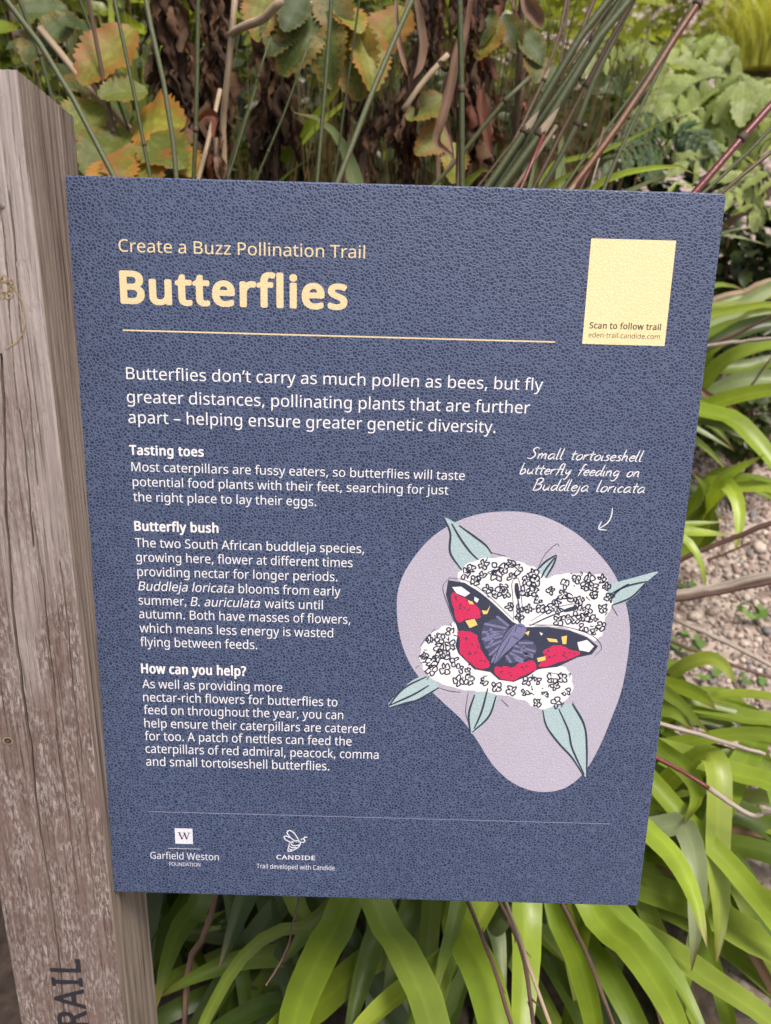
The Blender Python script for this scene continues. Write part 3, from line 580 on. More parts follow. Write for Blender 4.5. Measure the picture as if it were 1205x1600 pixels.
wing = fill('butterfly_wings_print', ip([(292, 332), (360, 343), (430, 388), (500, 450), (555, 503), (590, 520), (612, 525), (700, 525), (790, 540), (860, 568), (905, 605), (880, 637), (820, 650), (740, 688), (660, 697), (620, 725), (560, 749), (500, 740), (465, 708), (400, 697), (335, 632), (322, 600), (335, 540), (300, 450), (283, 390)]), M['ink'], 5, blob)
for L in [[(305, 385), (350, 400), (400, 432), (425, 470), (415, 490), (370, 490), (335, 505), (315, 450)], [(332, 545), (370, 540), (410, 560), (420, 600), (440, 640), (460, 665), (458, 690), (405, 690), (345, 630), (340, 580)], [(680, 622), (740, 600), (800, 620), (830, 638), (740, 672), (665, 688), (687, 650)], [(480, 690), (530, 686), (560, 690), (585, 672), (640, 665), (650, 700), (600, 722), (555, 743), (500, 728)]]:
    pts = smooth_closed(ip(L), 4); fill('wing_patch_print', [(x+pr.uniform(-1, 1)*.0006, y+pr.uniform(-1, 1)*.0006) for x, y in pts], M['red'], 6, blob)
for L, mt in [([(308, 360), (345, 358), (382, 385), (360, 400), (325, 385)], 'flower'), ([(820, 588), (860, 578), (888, 605), (868, 628), (828, 620)], 'flower'), ([(362, 498), (400, 490), (412, 515), (380, 528)], 'yellow'), ([(655, 652), (690, 644), (690, 660), (660, 668)], 'yellow'), ([(372, 412), (392, 420), (395, 432), (378, 428)], 'yellow'),
      ([(400, 400), (418, 410), (410, 425), (398, 415)], 'flower'), ([(430, 455), (450, 458), (465, 435), (452, 470), (436, 472)], 'yellow'), ([(755, 565), (778, 560), (775, 595), (760, 595)], 'yellow'), ([(695, 570), (735, 575), (742, 588), (705, 585)], 'yellow'), ([(605, 548), (625, 540), (620, 560)], 'yellow'), ([(665, 545), (680, 552), (672, 560)], 'flower')]:
    fill('wing_spot_print', ip(L), M[mt], 7, blob)
for L in [[(540, 525), (490, 490), (445, 510), (428, 550), (440, 600), (470, 640), (490, 640), (515, 580)], [(590, 580), (640, 588), (652, 625), (610, 655), (550, 672), (525, 650)]]: fill('wing_patch_print', smooth_closed(ip(L), 3), M['wing_grey'], 6, blob)
for L in [[(530, 530), (440, 510)], [(525, 540), (470, 560), (430, 575)], [(500, 620), (480, 650), (470, 670)], [(585, 600), (600, 625), (640, 650)], [(560, 640), (575, 660), (600, 668)], [(520, 545), (430, 545)], [(515, 560), (440, 580)], [(510, 580), (445, 610)], [(505, 600), (460, 640)], [(540, 520), (490, 480)], [(470, 530), (450, 560)], [(480, 570), (460, 600)], [(560, 600), (650, 625)], [(555, 620), (640, 640)], [(545, 630), (600, 660)], [(580, 590), (640, 590)], [(530, 640), (550, 670)], [(600, 600), (610, 645)]]: strokes('wing_ray_print', [ip(L)], .0024, M['violet'], 7, blob)
fill('butterfly_body_print', smooth_closed(ip([(478, 672), (495, 620), (520, 570), (555, 522), (590, 510), (612, 530), (600, 560), (570, 590), (530, 630), (500, 660)]), 4), M['violet'], 8, blob)
strokes('butterfly_ink', [ip(L) for L in [[(478, 672), (500, 610), (530, 565), (560, 525)], [(485, 668), (540, 620), (575, 585)], [(495, 655), (525, 605), (550, 560)], [(555, 560), (580, 575)], [(565, 545), (575, 520), (600, 525)]]], .0007, M['ink'], 9, blob)
for L, wd_ in [([(588, 515), (582, 450), (573, 380)], .0012), ([(625, 520), (700, 485), (770, 458)], .0012), ([(580, 410), (573, 375), (571, 345)], .0038), ([(765, 460), (795, 452), (820, 445)], .0036)]: strokes('antenna_print', [ip(L)], wd_, M['ink'], 5, blob)
for L in [[(300, 320), (270, 360), (290, 430), (320, 510)], [(295, 322), (370, 335), (450, 390), (560, 495)], [(620, 515), (760, 522), (880, 560), (920, 610), (890, 645)], [(560, 500), (556, 400), (552, 345), (568, 325), (585, 345), (600, 500)], [(630, 500), (720, 450), (820, 430), (822, 460)], [(745, 195), (735, 185), (690, 225), (660, 280)], [(160, 690), (175, 680)], [(510, 820), (540, 850)], [(700, 710), (760, 720)], [(800, 830), (850, 920), (862, 1010)], [(375, 790), (365, 870), (378, 920)], [(180, 600), (200, 570), (240, 530)], [(960, 440), (985, 480)], [(470, 220), (530, 235)], [(345, 790), (300, 785), (250, 770)]]: strokes('pencil_line_print', [ip(L)], .0005, M['ink'], 6, blob)
for x0, x1, y0, y1, n_ in [(310, 420, 400, 490, 9), (340, 450, 560, 680, 12), (680, 820, 615, 675, 10), (490, 645, 680, 735, 12)]:
    for k_ in range(n_):                    # loose pen scribbles over the red bands
        x, y = pr.uniform(x0, x1), pr.uniform(y0, y1); strokes('wing_scribble_print', [ip([(x, y), (x+pr.uniform(-9, 9), y+pr.uniform(-9, 9)), (x+pr.uniform(-12, 12), y+pr.uniform(-12, 12))])], .0007, M['ink'], 7, blob)
for k_ in range(46):                        # stray sketch marks round the flower heads
    cx, cy = pr.choice(FP_); a_ = pr.uniform(0, 6.28); x, y = cx+26*math.cos(a_), cy+26*math.sin(a_)
    strokes('sketch_mark_print', [ip([(x, y), (x+pr.uniform(-12, 12), y+pr.uniform(-8, 8)), (x+pr.uniform(-16, 16), y+pr.uniform(-14, 14))])], .0008, M['ink'], 4, blob)

# carved word and emblem on the post
def on_face(px, py): p = at(px, py, 0); return p.x, p.z
cu = bpy.data.curves.new('t', 'FONT'); cu.body = 'TRAIL'; cu.size = 1; setfont(cu); cu.space_character = 1.12; to = bpy.data.objects.new('t', cu); C.objects.link(to); bpy.context.view_layer.update()
me = bpy.data.meshes.new_from_object(to.evaluated_get(bpy.context.evaluated_depsgraph_get())); bpy.data.objects.remove(to)
co = np.array([v.co[:] for v in me.vertices]); xb, ztop = on_face(124, 1499); xt, _ = on_face(79, 1512); _, zr = on_face(112, 1600); L_ = co[:, 0].max()
k = (ztop-zr)/(.74*L_)*1.0; hx = (xb-xt)/CAPH
for i, v_ in enumerate(me.vertices): v_.co = (xb-co[i, 1]*hx, -.0004, ztop-(L_-co[i, 0])*k)
base_ = np.array([v.co[:] for v in me.vertices]); fa = [tuple(p.vertices) for p in me.polygons]; V_ = []; F_ = []
for q_ in range(9):
    a_ = 2*math.pi*q_/8; r_ = .0007 if q_ < 8 else 0; V_.append(base_+np.array([math.cos(a_)*r_, -q_*4e-6, math.sin(a_)*r_])); F_ += [tuple(i+len(base_)*q_ for i in p)[::-1] for p in fa]
link('carved_letters', mesh('carved_letters', np.concatenate(V_), F_, M['carve'], False), post_o)
cx, cz = on_face(-12, 488); rr = on_face(40, 488)[0]-cx
def ring(name, pts, wd, mat):
    v, f = [], []
    for i, (x, z) in enumerate(pts):
        a = pts[max(0, i-1)]; b = pts[min(len(pts)-1, i+1)]; t = Vector((b[0]-a[0], b[1]-a[1])).normalized(); s = Vector((-t.y, t.x))*wd/2
        v += [(x+s.x, -.0006, z+s.y), (x-s.x, -.0006, z-s.y)]
    f = [(2*i, 2*i+1, 2*i+3, 2*i+2) for i in range(len(pts)-1)]; link(name, mesh(name, v, f, M[mat], False), post_o)
ring('emblem_ring', [(cx+rr*math.cos(a), cz+rr*1.08*math.sin(a)) for a in np.linspace(-1.35, 1.35, 40)], .0006, 'gold')
ex, ez = on_face(8, 448)
for j in range(9):
    a = j*.7; c0 = (ex+.0045*math.cos(a)*(1+.3*(j % 2)), ez+.0055*math.sin(a)); ring('emblem_petal', [(c0[0]+.0019*math.cos(t), c0[1]+.0022*math.sin(t)) for t in np.linspace(0, 6.3, 14)], .0007, 'gold')
nx_, nz_ = on_face(4, 322); bm = bmesh.new(); bmesh.ops.create_uvsphere(bm, u_segments=14, v_segments=8, radius=.0024); me = bpy.data.meshes.new('nail_head'); bm.to_mesh(me); bm.free(); me.materials.append(M['nail'])
no_ = link('nail_head', me, post_o); no_.location = (nx_, .0006, nz_); no_.scale = (1, .45, 1)
kx, kz = on_face(13, 1157)
for j, rad in enumerate((.0032, .0018)):
    ring('knot_ring', [(kx+rad*1.2*math.cos(t), kz+rad*math.sin(t)) for t in np.linspace(0, 6.3, 18)], .0009, 'carve' if j else 'gold')

# ------------------------------------------------------------------ strap leaves
def strap(P, wid, mat, root, name='leaf', nseg=18, roll=None, chan=.17, base_w=.55, tip=.30, n_across=4, droop=0):
    """long arching blade through the points P (base first), gutter-shaped, tapering to a point"""
    Q = catmull(P, nseg+6); v, f, uvs = [], [], []; n = len(Q); roll = random.uniform(-.35, .35) if roll is None else roll
    und = random.uniform(0, 6)
    for i, p in enumerate(Q):
        s = i/(n-1); t = (Q[min(i+1, n-1)]-Q[max(i-1, 0)]).normalized()
        nor = ((CAM-p).normalized()*.75+Vector((0, 0, .55))); nor = (nor-t*nor.dot(t))
        if nor.length < .05: nor = t.orthogonal()
        nor.normalize(); nor = Quaternion(t, roll+.25*math.sin(s*4+und)) @ nor; side = t.cross(nor)
        if i and side.dot(pside) < 0: side, nor = -side, -nor
        if i: side = (side+pside*.8); side = (side-t*side.dot(t)).normalized(); nor = side.cross(t)
        pside = side
        wd = wid*(base_w+(1-base_w)*min(1, s/.35))*(1 if s < 1-tip else max(.02, math.sin((1-s)/tip*math.pi/2)**.8))
        for k in range(n_across+1):
            a = k/n_across*2-1; v.append(p+side*(a*wd/2)+nor*(chan*wd*(abs(a)**1.6-.4)+.0012*math.sin(s*17+a*3+und)*abs(a))); uvs.append((k/n_across, s))
    m_ = n_across+1
    for i in range(n-1):
        for k in range(n_across): f.append((i*m_+k, i*m_+k+1, (i+1)*m_+k+1, (i+1)*m_+k))
    return link(name, mesh(name, v, f, M[mat], True, uvs), root)
def rooted(base, P):
    """from the crown of the plant up to the first point, leaving in the leaf's own direction"""
    p1 = P[0]; d = (P[0]-P[1]).normalized(); L = (p1-base).length
    a = p1+d*(min(.18, L*.42) if p1.y < .45 else min(.12, L*.3)); a.z = max(a.z, base.z+.05)+(.13 if p1.y < .45 and p1.x < .56 else 0); b = base.lerp(a, .5)+Vector((0, 0, .12*L))
    return [base, b, a] + P
CL = {}
def clump(key, x, y, label):
    o = empty('strap_leaf_plant', (x, y, gz(x, y)-.01), label, 'plant', 'strap-leaved plants around the sign'); CL[key] = o; return o
clump('A', .16, .46, 'shaded dark strap-leaved plant under the sign beside the post foot')
clump('B', .33, .42, 'bright strap-leaved plant arching out below the middle of the sign')
clump('R', .60, .50, 'lime strap-leaved plant spilling past the lower right sign corner')
clump('C', .66, .74, 'dense strap-leaved plant on the gravel beneath the fallen grey twigs')
clump('D', .74, 1.28, 'strap-leaved plant with long pale blades beside the sign edge, crossed by a white twig')
clump('S', .78, 1.02, 'small strap-leaved seedling rising from bare gravel')
clump('T', .42, .95, 'broad-leaved strap plant behind the top edge of the sign among the leaning reeds')
def lf(key, crop, pts, wpx, mat, **kw):
    ex, ey = cpt(crop, *pts[-1][:2]); P = wpts(crop, pts); pm = P[len(P)//2]
    if ey > 1585 or ex > 1198: d = (P[-1]-P[-2]).normalized(); P.append(P[-1]+(d+Vector((0, 0, -.35))).normalized()*random.uniform(.10, .18))
    wid = wpx/CROPS[crop][2]/FPX*depth_of(pm)*1.18
    root = CL[key]
    if crop != 'M' and random.random() < .30:        # a neighbouring blade of the same fan, a little behind
        o_ = Vector((random.uniform(-.035, .035), random.uniform(.05, .09), random.uniform(-.03, .01))); e_ = Vector((random.uniform(-.06, .06), .02, random.uniform(-.05, .02)))
        P_ = [p+o_+e_*(i/(len(P)-1)) for i, p in enumerate(P)]; strap(rooted(root.location+Vector((random.uniform(-.03, .03), .02, 0)), P_), wid*random.uniform(.6, .9), random.choice((mat, 'green', 'lime') if mat != 'dark' else ('dark', 'green')), root, nseg=20)
    return strap(rooted(root.location.copy()+Vector((random.uniform(-.03, .03), random.uniform(-.03, .03), 0)), P), wid, mat, root, nseg=22, **kw)
# below the sign
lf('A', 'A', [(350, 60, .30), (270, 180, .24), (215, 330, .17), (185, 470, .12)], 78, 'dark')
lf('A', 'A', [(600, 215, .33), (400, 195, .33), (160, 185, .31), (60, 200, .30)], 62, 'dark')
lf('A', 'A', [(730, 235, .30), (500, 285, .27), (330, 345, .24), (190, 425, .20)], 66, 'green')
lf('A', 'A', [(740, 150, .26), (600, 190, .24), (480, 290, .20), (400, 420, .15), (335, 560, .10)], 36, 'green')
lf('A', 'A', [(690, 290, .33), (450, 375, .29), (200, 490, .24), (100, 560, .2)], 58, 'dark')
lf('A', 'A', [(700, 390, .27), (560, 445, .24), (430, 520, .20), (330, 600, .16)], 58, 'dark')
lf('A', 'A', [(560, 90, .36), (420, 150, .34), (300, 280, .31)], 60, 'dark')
lf('B', 'A', [(850, 90, .24), (770, 250, .18), (690, 430, .11), (650, 600, .05)], 112, 'lime', chan=.12)
lf('B', 'A', [(670, 75, .28), (730, 190, .26), (790, 320, .23)], 92, 'green')
lf('B', 'A', [(1130, 150, .30), (920, 300, .24), (760, 440, .17), (600, 560, .10)], 92, 'olive')
lf('B', 'A', [(950, 90, .20), (1040, 250, .14), (1110, 400, .09), (1140, 485, .06)], 118, 'green', tip=.22, chan=.14)
lf('B', 'A', [(975, 150, .30), (970, 300, .27), (962, 520, .22)], 92, 'grey')
lf('B', 'A', [(1280, 200, .24), (1130, 340, .18), (990, 450, .12), (880, 560, .07)], 88, 'lime')
lf('B', 'A', [(1230, 150, .18), (1190, 280, .13), (1145, 470, .08)], 66, 'green')
lf('B', 'B', [(140, 365, .24), (130, 440, .18), (205, 590, .11), (260, 800, .05)], 112, 'lime', roll=.25)
lf('B', 'B', [(360, 360, .25), (358, 540, .19), (340, 800, .12)], 98, 'lime', chan=.14)
lf('B', 'B', [(240, 350, .33), (262, 500, .29), (285, 700, .24)], 84, 'grey')
lf('B', 'B', [(100, 500, .20), (65, 620, .15), (18, 745, .10)], 58, 'green')
lf('B', 'B', [(20, 520, .24), (10, 650, .2), (-30, 800, .15)], 60, 'green')
lf('R', 'B', [(465, 365, .26), (530, 520, .20), (580, 700, .13), (600, 820, .09)], 82, 'lime')
lf('R', 'B', [(400, 450, .32), (480, 620, .27), (570, 800, .2)], 64, 'dark')
lf('R', 'B', [(590, 380, .22), (710, 500, .16), (810, 640, .11), (890, 800, .06)], 92, 'lime')
lf('R', 'B', [(560, 460, .34), (640, 590, .29), (750, 800, .22)], 72, 'green')
lf('R', 'B', [(640, 385, .30), (820, 500, .25), (1000, 625, .19), (1230, 790, .12)], 88, 'green')
lf('R', 'B', [(580, 580, .42), (700, 590, .42), (820, 600, .42)], 50, 'dark')
lf('R', 'B', [(760, 300, .38), (950, 370, .34), (1130, 470, .29), (1300, 560, .25)], 98, 'green')
lf('R', 'B', [(770, 90, .27), (870, 190, .22), (940, 330, .17), (985, 515, .12)], 82, 'lime', tip=.28)
lf('R', 'B', [(800, 100, .33), (900, 90, .32), (945, 220, .27), (945, 420, .22), (930, 590, .2)], 70, 'grey')
lf('R', 'B', [(920, 80, .34), (1050, 210, .29), (1150, 330, .24), (1260, 480, .18)], 66, 'lime')
lf('R', 'B', [(1020, 210, .30), (1028, 380, .26), (1015, 565, .22)], 84, 'lime', tip=.25, chan=.1)
lf('R', 'B', [(1000, 560, .24), (1040, 680, .2), (1070, 820, .16)], 52, 'green')
lf('R', 'B', [(1040, 200, .42), (1110, 300, .37), (1190, 480, .32)], 80, 'green')
lf('R', 'B', [(700, 430, .45), (800, 440, .45), (900, 420, .46)], 40, 'dark')
# right of the sign, low
lf('C', 'C', [(40, 440, .66), (190, 340, .64), (340, 300, .62), (440, 350, .60), (530, 480, .57)], 92, 'lime', tip=.2)
lf('C', 'C', [(50, 470, .60), (200, 515, .57), (310, 575, .54), (385, 640, .52)], 92, 'olive', tip=.15)
lf('C', 'C', [(180, 640, .60), (350, 570, .60), (500, 540, .59), (660, 545, .57), (850, 590, .55)], 84, 'lime')
lf('C', 'C', [(40, 530, .56), (160, 620, .52), (260, 730, .48), (340, 800, .46)], 84, 'green')
lf('C', 'C', [(10, 640, .54), (120, 680, .51), (230, 780, .48)], 130, 'green')
lf('C', 'C', [(280, 620, .57), (480, 660, .55), (600, 700, .53), (850, 730, .5)], 108, 'green')
lf('C', 'C', [(180, 700, .62), (330, 700, .61), (520, 750, .59)], 96, 'grey')
lf('C', 'C', [(60, 880, .54), (300, 840, .52), (530, 810, .50), (830, 840, .47)], 84, 'lime')
lf('C', 'C', [(30, 920, .48), (280, 990, .45), (530, 1080, .42), (850, 1180, .38)], 150, 'lime', chan=.15)
lf('C', 'C', [(0, 910, .44), (140, 1010, .41), (245, 1140, .38), (255, 1260, .35), (170, 1420, .31)], 112, 'lime', tip=.22)
lf('C', 'C', [(500, 1120, .44), (430, 1300, .39), (350, 1480, .34), (310, 1560, .32)], 165, 'green', chan=.1, tip=.16)
lf('C', 'C', [(-20, 1080, .52), (90, 1120, .5), (200, 1190, .48)], 150, 'dark')
lf('C', 'C', [(-20, 1350, .42), (100, 1370, .41), (220, 1370, .40)], 84, 'green')
lf('C', 'C', [(-30, 1430, .38), (110, 1420, .36), (190, 1500, .33), (225, 1640, .29)], 112, 'lime')
lf('C', 'C', [(150, 1390, .40), (330, 1500, .36), (520, 1620, .32)], 92, 'green')
lf('C', 'C', [(400, 1200, .56), (600, 1230, .54), (850, 1290, .51)], 96, 'grey')
lf('C', 'C', [(380, 1340, .48), (560, 1370, .46), (850, 1450, .43)], 135, 'lime')
lf('C', 'C', [(400, 1440, .52), (600, 1480, .5), (850, 1540, .48)], 84, 'dark')
lf('C', 'C', [(440, 1640, .45), (600, 1590, .45), (850, 1570, .44)], 92, 'green')
lf('C', 'C', [(620, 820, .58), (680, 930, .55), (740, 1080, .51)], 84, 'green')
lf('C', 'C', [(50, 740, .60), (55, 830, .58), (45, 960, .56)], 108, 'green')
lf('C', 'C', [(200, 880, .60), (430, 930, .58), (680, 990, .56)], 84, 'dark')
lf('C', 'C', [(-20, 1230, .56), (90, 1270, .54), (210, 1260, .52)], 96, 'green')
lf('C', 'C', [(60, 1010, .58), (250, 1090, .56), (420, 1170, .55)], 96, 'dark')
lf('C', 'C', [(-30, 330, .70), (80, 330, .69), (190, 350, .68)], 84, 'green')
# right of the sign, middle
lf('D', 'D', [(200, 270, 1.20), (380, 232, 1.18), (600, 205, 1.15)], 46, 'olive')
lf('D', 'D', [(190, 100, 1.30), (310, 90, 1.28), (420, 125, 1.26)], 62, 'green')
lf('D', 'D', [(350, 240, 1.34), (470, 165, 1.34), (620, 90, 1.34)], 76, 'grey')
lf('D', 'D', [(200, 370, 1.26), (330, 305, 1.25), (440, 270, 1.24)], 76, 'green')
lf('D', 'D', [(170, 670, 1.20), (290, 540, 1.16), (430, 465, 1.12), (640, 430, 1.08)], 112, 'green', chan=.15)
lf('D', 'D', [(190, 720, 1.22), (380, 635, 1.2), (640, 625, 1.18)], 76, 'grey')
lf('D', 'D', [(140, 810, 1.12), (350, 730, 1.08), (640, 690, 1.03)], 96, 'olive')
lf('D', 'D', [(140, 850, 1.14), (280, 890, 1.1), (420, 970, 1.07)], 84, 'dark')
lf('D', 'D', [(190, 815, 1.08), (340, 850, 1.04), (460, 960, 1.0), (620, 1160, .95)], 108, 'lime')
lf('D', 'D', [(140, 910, 1.16), (260, 980, 1.14), (365, 1040, 1.12)], 46, 'grey')
lf('D', 'D', [(130, 970, 1.12), (230, 1055, 1.1), (335, 1170, 1.08)], 44, 'green')
lf('D', 'D', [(180, 560, 1.26), (235, 470, 1.25), (330, 420, 1.24)], 62, 'olive')
lf('D', 'D', [(180, 450, 1.32), (350, 360, 1.32), (600, 300, 1.32)], 90, 'dark')
lf('D', 'D', [(250, 560, 1.34), (430, 560, 1.34), (640, 520, 1.34)], 90, 'green')
lf('D', 'K', [(380, 270, 1.4), (480, 240, 1.4), (590, 235, 1.4)], 40, 'grey')
lf('D', 'K', [(360, 180, 1.45), (440, 240, 1.44), (470, 275, 1.43)], 24, 'lime')
lf('D', 'K', [(380, 130, 1.7), (440, 120, 1.7), (560, 60, 1.7)], 70, 'grey')
lf('S', 'D', [(200, 1340, .98), (185, 1240, .96), (110, 1150, .95)], 56, 'green')
lf('S', 'D', [(215, 1330, .98), (255, 1240, .97), (330, 1160, .96), (520, 1060, .94)], 74, 'lime')
lf('S', 'D', [(225, 1320, .98), (330, 1210, .96), (430, 1180, .94), (600, 1230, .92)], 56, 'green')
lf('S', 'D', [(225, 1330, .97), (310, 1250, .95), (450, 1240, .93), (620, 1260, .9)], 60, 'lime')
lf('S', 'D', [(215, 1330, .96), (300, 1225, .92), (370, 1310, .88), (385, 1450, .85), (355, 1620, .82)], 78, 'lime')
lf('C', 'D', [(40, 1490, .80), (200, 1500, .79), (350, 1510, .78)], 84, 'lime')
lf('C', 'D', [(30, 1510, .76), (110, 1570, .74), (170, 1690, .72), (190, 1860, .70)], 66, 'lime')
# behind the top edge
lf('T', 'H', [(-60, 1330, .95), (120, 1215, .92), (350, 1165, .9), (560, 1140, .88), (720, 1210, .86)], 92, 'lime')
lf('T', 'H', [(180, 1340, .98), (330, 1260, .96), (500, 1200, .95)], 92, 'grey')
lf('T', 'G', [(170, 1230, .9), (230, 1110, .88), (330, 1060, .87), (420, 1090, .86)], 110, 'green')
lf('T', 'G', [(400, 1200, 1.0), (410, 980, .98), (400, 740, .96)], 112, 'green')
lf('T', 'G', [(440, 1150, 1.02), (450, 960, 1.0), (350, 770, .98)], 50, 'lime')
lf('T', 'G', [(650, 1230, 1.02), (760, 1150, 1.0), (900, 1060, .98), (1010, 1000, .97)], 84, 'olive')
lf('T', 'G', [(780, 1230, 1.1), (790, 1000, 1.1), (800, 740, 1.1)], 100, 'grey')
lf('T', 'G', [(600, 1200, 1.12), (640, 1000, 1.12), (610, 860, 1.1)], 70, 'grey')
lf('T', 'H', [(10, 1060, 1.2), (250, 950, 1.18), (480, 830, 1.15), (640, 750, 1.12)], 40, 'lime')
clump('U', .10, 1.05, 'strap plant with two wide dark blades behind the sign under the dead stalks')
lf('U', 'F', [(150, 1100, 1.0), (390, 770, .98), (560, 560, .96), (640, 440, .95)], 130, 'olive', chan=.15)
lf('U', 'F', [(700, 1300, .9), (620, 1000, .9), (540, 850, .88), (430, 745, .86), (280, 705, .84)], 118, 'grey', roll=.2)
lf('U', 'F', [(150, 1180, .95), (300, 1050, .94), (480, 930, .93)], 40, 'green')
lf('U', 'E', [(360, 1200, 1.3), (330, 600, 1.3), (290, 0, 1.3), (270, -200, 1.3)], 70, 'lime')
lf('U', 'E', [(420, 1000, 1.3), (440, 500, 1.28), (410, 250, 1.27)], 110, 'green')
lf('U', 'E', [(240, 1000, 1.25), (200, 600, 1.25), (240, 460, 1.24)], 130, 'dark')
lf('U', 'E', [(450, 900, 1.2), (520, 450, 1.2), (430, 260, 1.2)], 90, 'green')
# filler blades in the clumps; the dark ones carry gap shade in their colour
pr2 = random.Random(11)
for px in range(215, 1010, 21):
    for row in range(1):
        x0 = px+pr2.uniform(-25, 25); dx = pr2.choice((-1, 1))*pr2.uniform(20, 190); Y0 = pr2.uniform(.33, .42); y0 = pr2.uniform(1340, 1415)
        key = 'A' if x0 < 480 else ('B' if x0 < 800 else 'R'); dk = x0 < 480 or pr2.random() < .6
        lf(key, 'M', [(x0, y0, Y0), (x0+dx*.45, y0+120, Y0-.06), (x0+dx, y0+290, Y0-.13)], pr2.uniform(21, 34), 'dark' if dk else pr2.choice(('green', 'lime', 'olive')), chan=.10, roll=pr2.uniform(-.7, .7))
for py in range(1080, 1400, 36):
    x0 = pr2.uniform(985, 1035); Y0 = pr2.uniform(.58, .68); dy = pr2.uniform(-10, 120)
    lf('C', 'M', [(x0, py, Y0), (x0+95, py+dy*.35, Y0-.02), (x0+230, py+dy, Y0-.05)], pr2.uniform(15, 25), pr2.choice(('dark', 'green', 'lime')))
for k in range(13):
    y0 = 1300+k*17; x0 = pr2.uniform(985, 1015); Y0 = pr2.uniform(.40, .48); dy = pr2.uniform(40, 190)
    lf('R', 'M', [(x0, y0, Y0), (x0+100, y0+dy*.3, Y0-.03), (x0+230, y0+dy, Y0-.09)], pr2.uniform(22, 34), pr2.choice(('dark', 'green', 'green', 'lime')), chan=.12)
# withered straw blades lying among the green ones
for key, crop, pts, wd in [('R', 'M', [(960, 1440, .30), (1010, 1500, .26), (1040, 1600, .22)], 13), ('B', 'M', [(560, 1430, .34), (540, 1500, .30), (470, 1590, .26)], 12), ('C', 'M', [(1060, 1230, .54), (1130, 1290, .51), (1230, 1310, .48)], 12), ('C', 'M', [(1050, 1060, .66), (1110, 1090, .64), (1150, 1130, .63)], 10), ('R', 'M', [(1090, 1400, .36), (1150, 1450, .32), (1215, 1560, .28)], 13), ('A', 'M', [(330, 1440, .30), (300, 1500, .27), (290, 1600, .24)], 12), ('D', 'M', [(1110, 620, 1.16), (1150, 640, 1.14), (1180, 690, 1.1)], 9)]:
    lf(key, crop, pts, wd, 'dead_tan', chan=.4, roll=.6)
# fill blades for body in the clumps (mostly hidden low down)
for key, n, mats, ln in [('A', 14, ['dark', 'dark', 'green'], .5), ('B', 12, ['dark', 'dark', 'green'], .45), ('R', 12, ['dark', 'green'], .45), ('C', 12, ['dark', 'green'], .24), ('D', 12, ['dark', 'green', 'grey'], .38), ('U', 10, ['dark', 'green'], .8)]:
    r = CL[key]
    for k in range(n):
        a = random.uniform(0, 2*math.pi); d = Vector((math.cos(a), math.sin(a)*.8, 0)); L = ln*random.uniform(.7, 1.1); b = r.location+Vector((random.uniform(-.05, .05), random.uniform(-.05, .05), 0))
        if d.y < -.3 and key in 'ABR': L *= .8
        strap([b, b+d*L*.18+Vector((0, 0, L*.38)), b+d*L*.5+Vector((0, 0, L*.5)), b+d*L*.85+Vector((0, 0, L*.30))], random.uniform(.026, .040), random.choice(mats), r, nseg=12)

# ------------------------------------------------------------------ reeds and canes
def reed(root, crop, pts, wpx, mat, nodes=True, name='cane', toground=True, up_ext=.35, husk=False, sides=8, jit=0):
    P = wpts(crop, pts); P = catmull(P, 10)
    if P[0].z > P[-1].z: P = P[::-1]
    if toground:
        d = (P[0]-P[2]).normalized(); q = P[0].copy(); k = 0
        P = [P[0]+d*.15]+P; q = P[0].copy(); foot = []
        while q.z > gz(q.x, q.y)-.02 and k < 40:
            d = (d+Vector((0, .015, -.09))).normalized(); q = q+d*.05; k += 1
            if k % 4 == 0: foot.append(q.copy())
        P = [q]+[p_ for p_ in foot[::-1] if (p_-q).length > .06]+P
    if up_ext: P = P+[P[-1]+(P[-1]-P[-3]).normalized()*up_ext]
    r = wpx/CROPS[crop][2]/FPX*depth_of(P[len(P)//2])/2
    Q = catmull(P, 26); rad = [r*(1.08-.2*i/26) for i in range(27)]
    v, f = tube(Q, rad, sides, jit); o = link(name, mesh(name, v, f, M[mat], True, tube_uv(Q, sides)), root)
    if nodes:
        for s in np.arange(random.uniform(.2, .35), .99, random.uniform(.16, .24)):
            i = int(s*26); t = (Q[min(26, i+1)]-Q[i-1]).normalized(); c = Q[i]
            v, f = tube([c-t*r*1.0, c-t*r*.5, c+t*r*.4, c+t*r*1.2], [r*1.0, r*1.32, r*1.25, r*.98], 8); link('node', mesh('node', v, f, M['node'], True, tube_uv([0]*4, 8)), o)
            if husk or random.random() < .12:
                n_ = (CAM-c); n_ = (n_-t*n_.dot(t)).normalized(); sd_ = t.cross(n_); L = r*random.uniform(4, 7)
                v = [c+sd_*r*1.1+n_*r*.3, c+n_*r*1.35, c-sd_*r*1.1+n_*r*.3, c+t*L*.6+sd_*r*.9+n_*r*.9, c+t*L*.6+n_*r*1.5, c+t*L*.55-sd_*r*.5+n_*r*1.0, c+t*L+n_*r*1.9+sd_*r*.3]
                link('husk', mesh('husk', v, [(0, 1, 4, 3), (1, 2, 5, 4), (3, 4, 6), (4, 5, 6)], M['husk'], True, [(0, 0)]*7), o)
    return o
def plant_root(name, px, py, Y, label, cat, group=None):
    p = at(px, py, Y); return empty(name, (p.x, p.y, gz(p.x, p.y)-.02), label, cat, group)
g1 = plant_root('reed_clump', 780, 290, .75, 'leaning clump of jointed dark green reeds behind the sign, right of the dead stalks', 'reeds', 'reed clumps behind the sign')
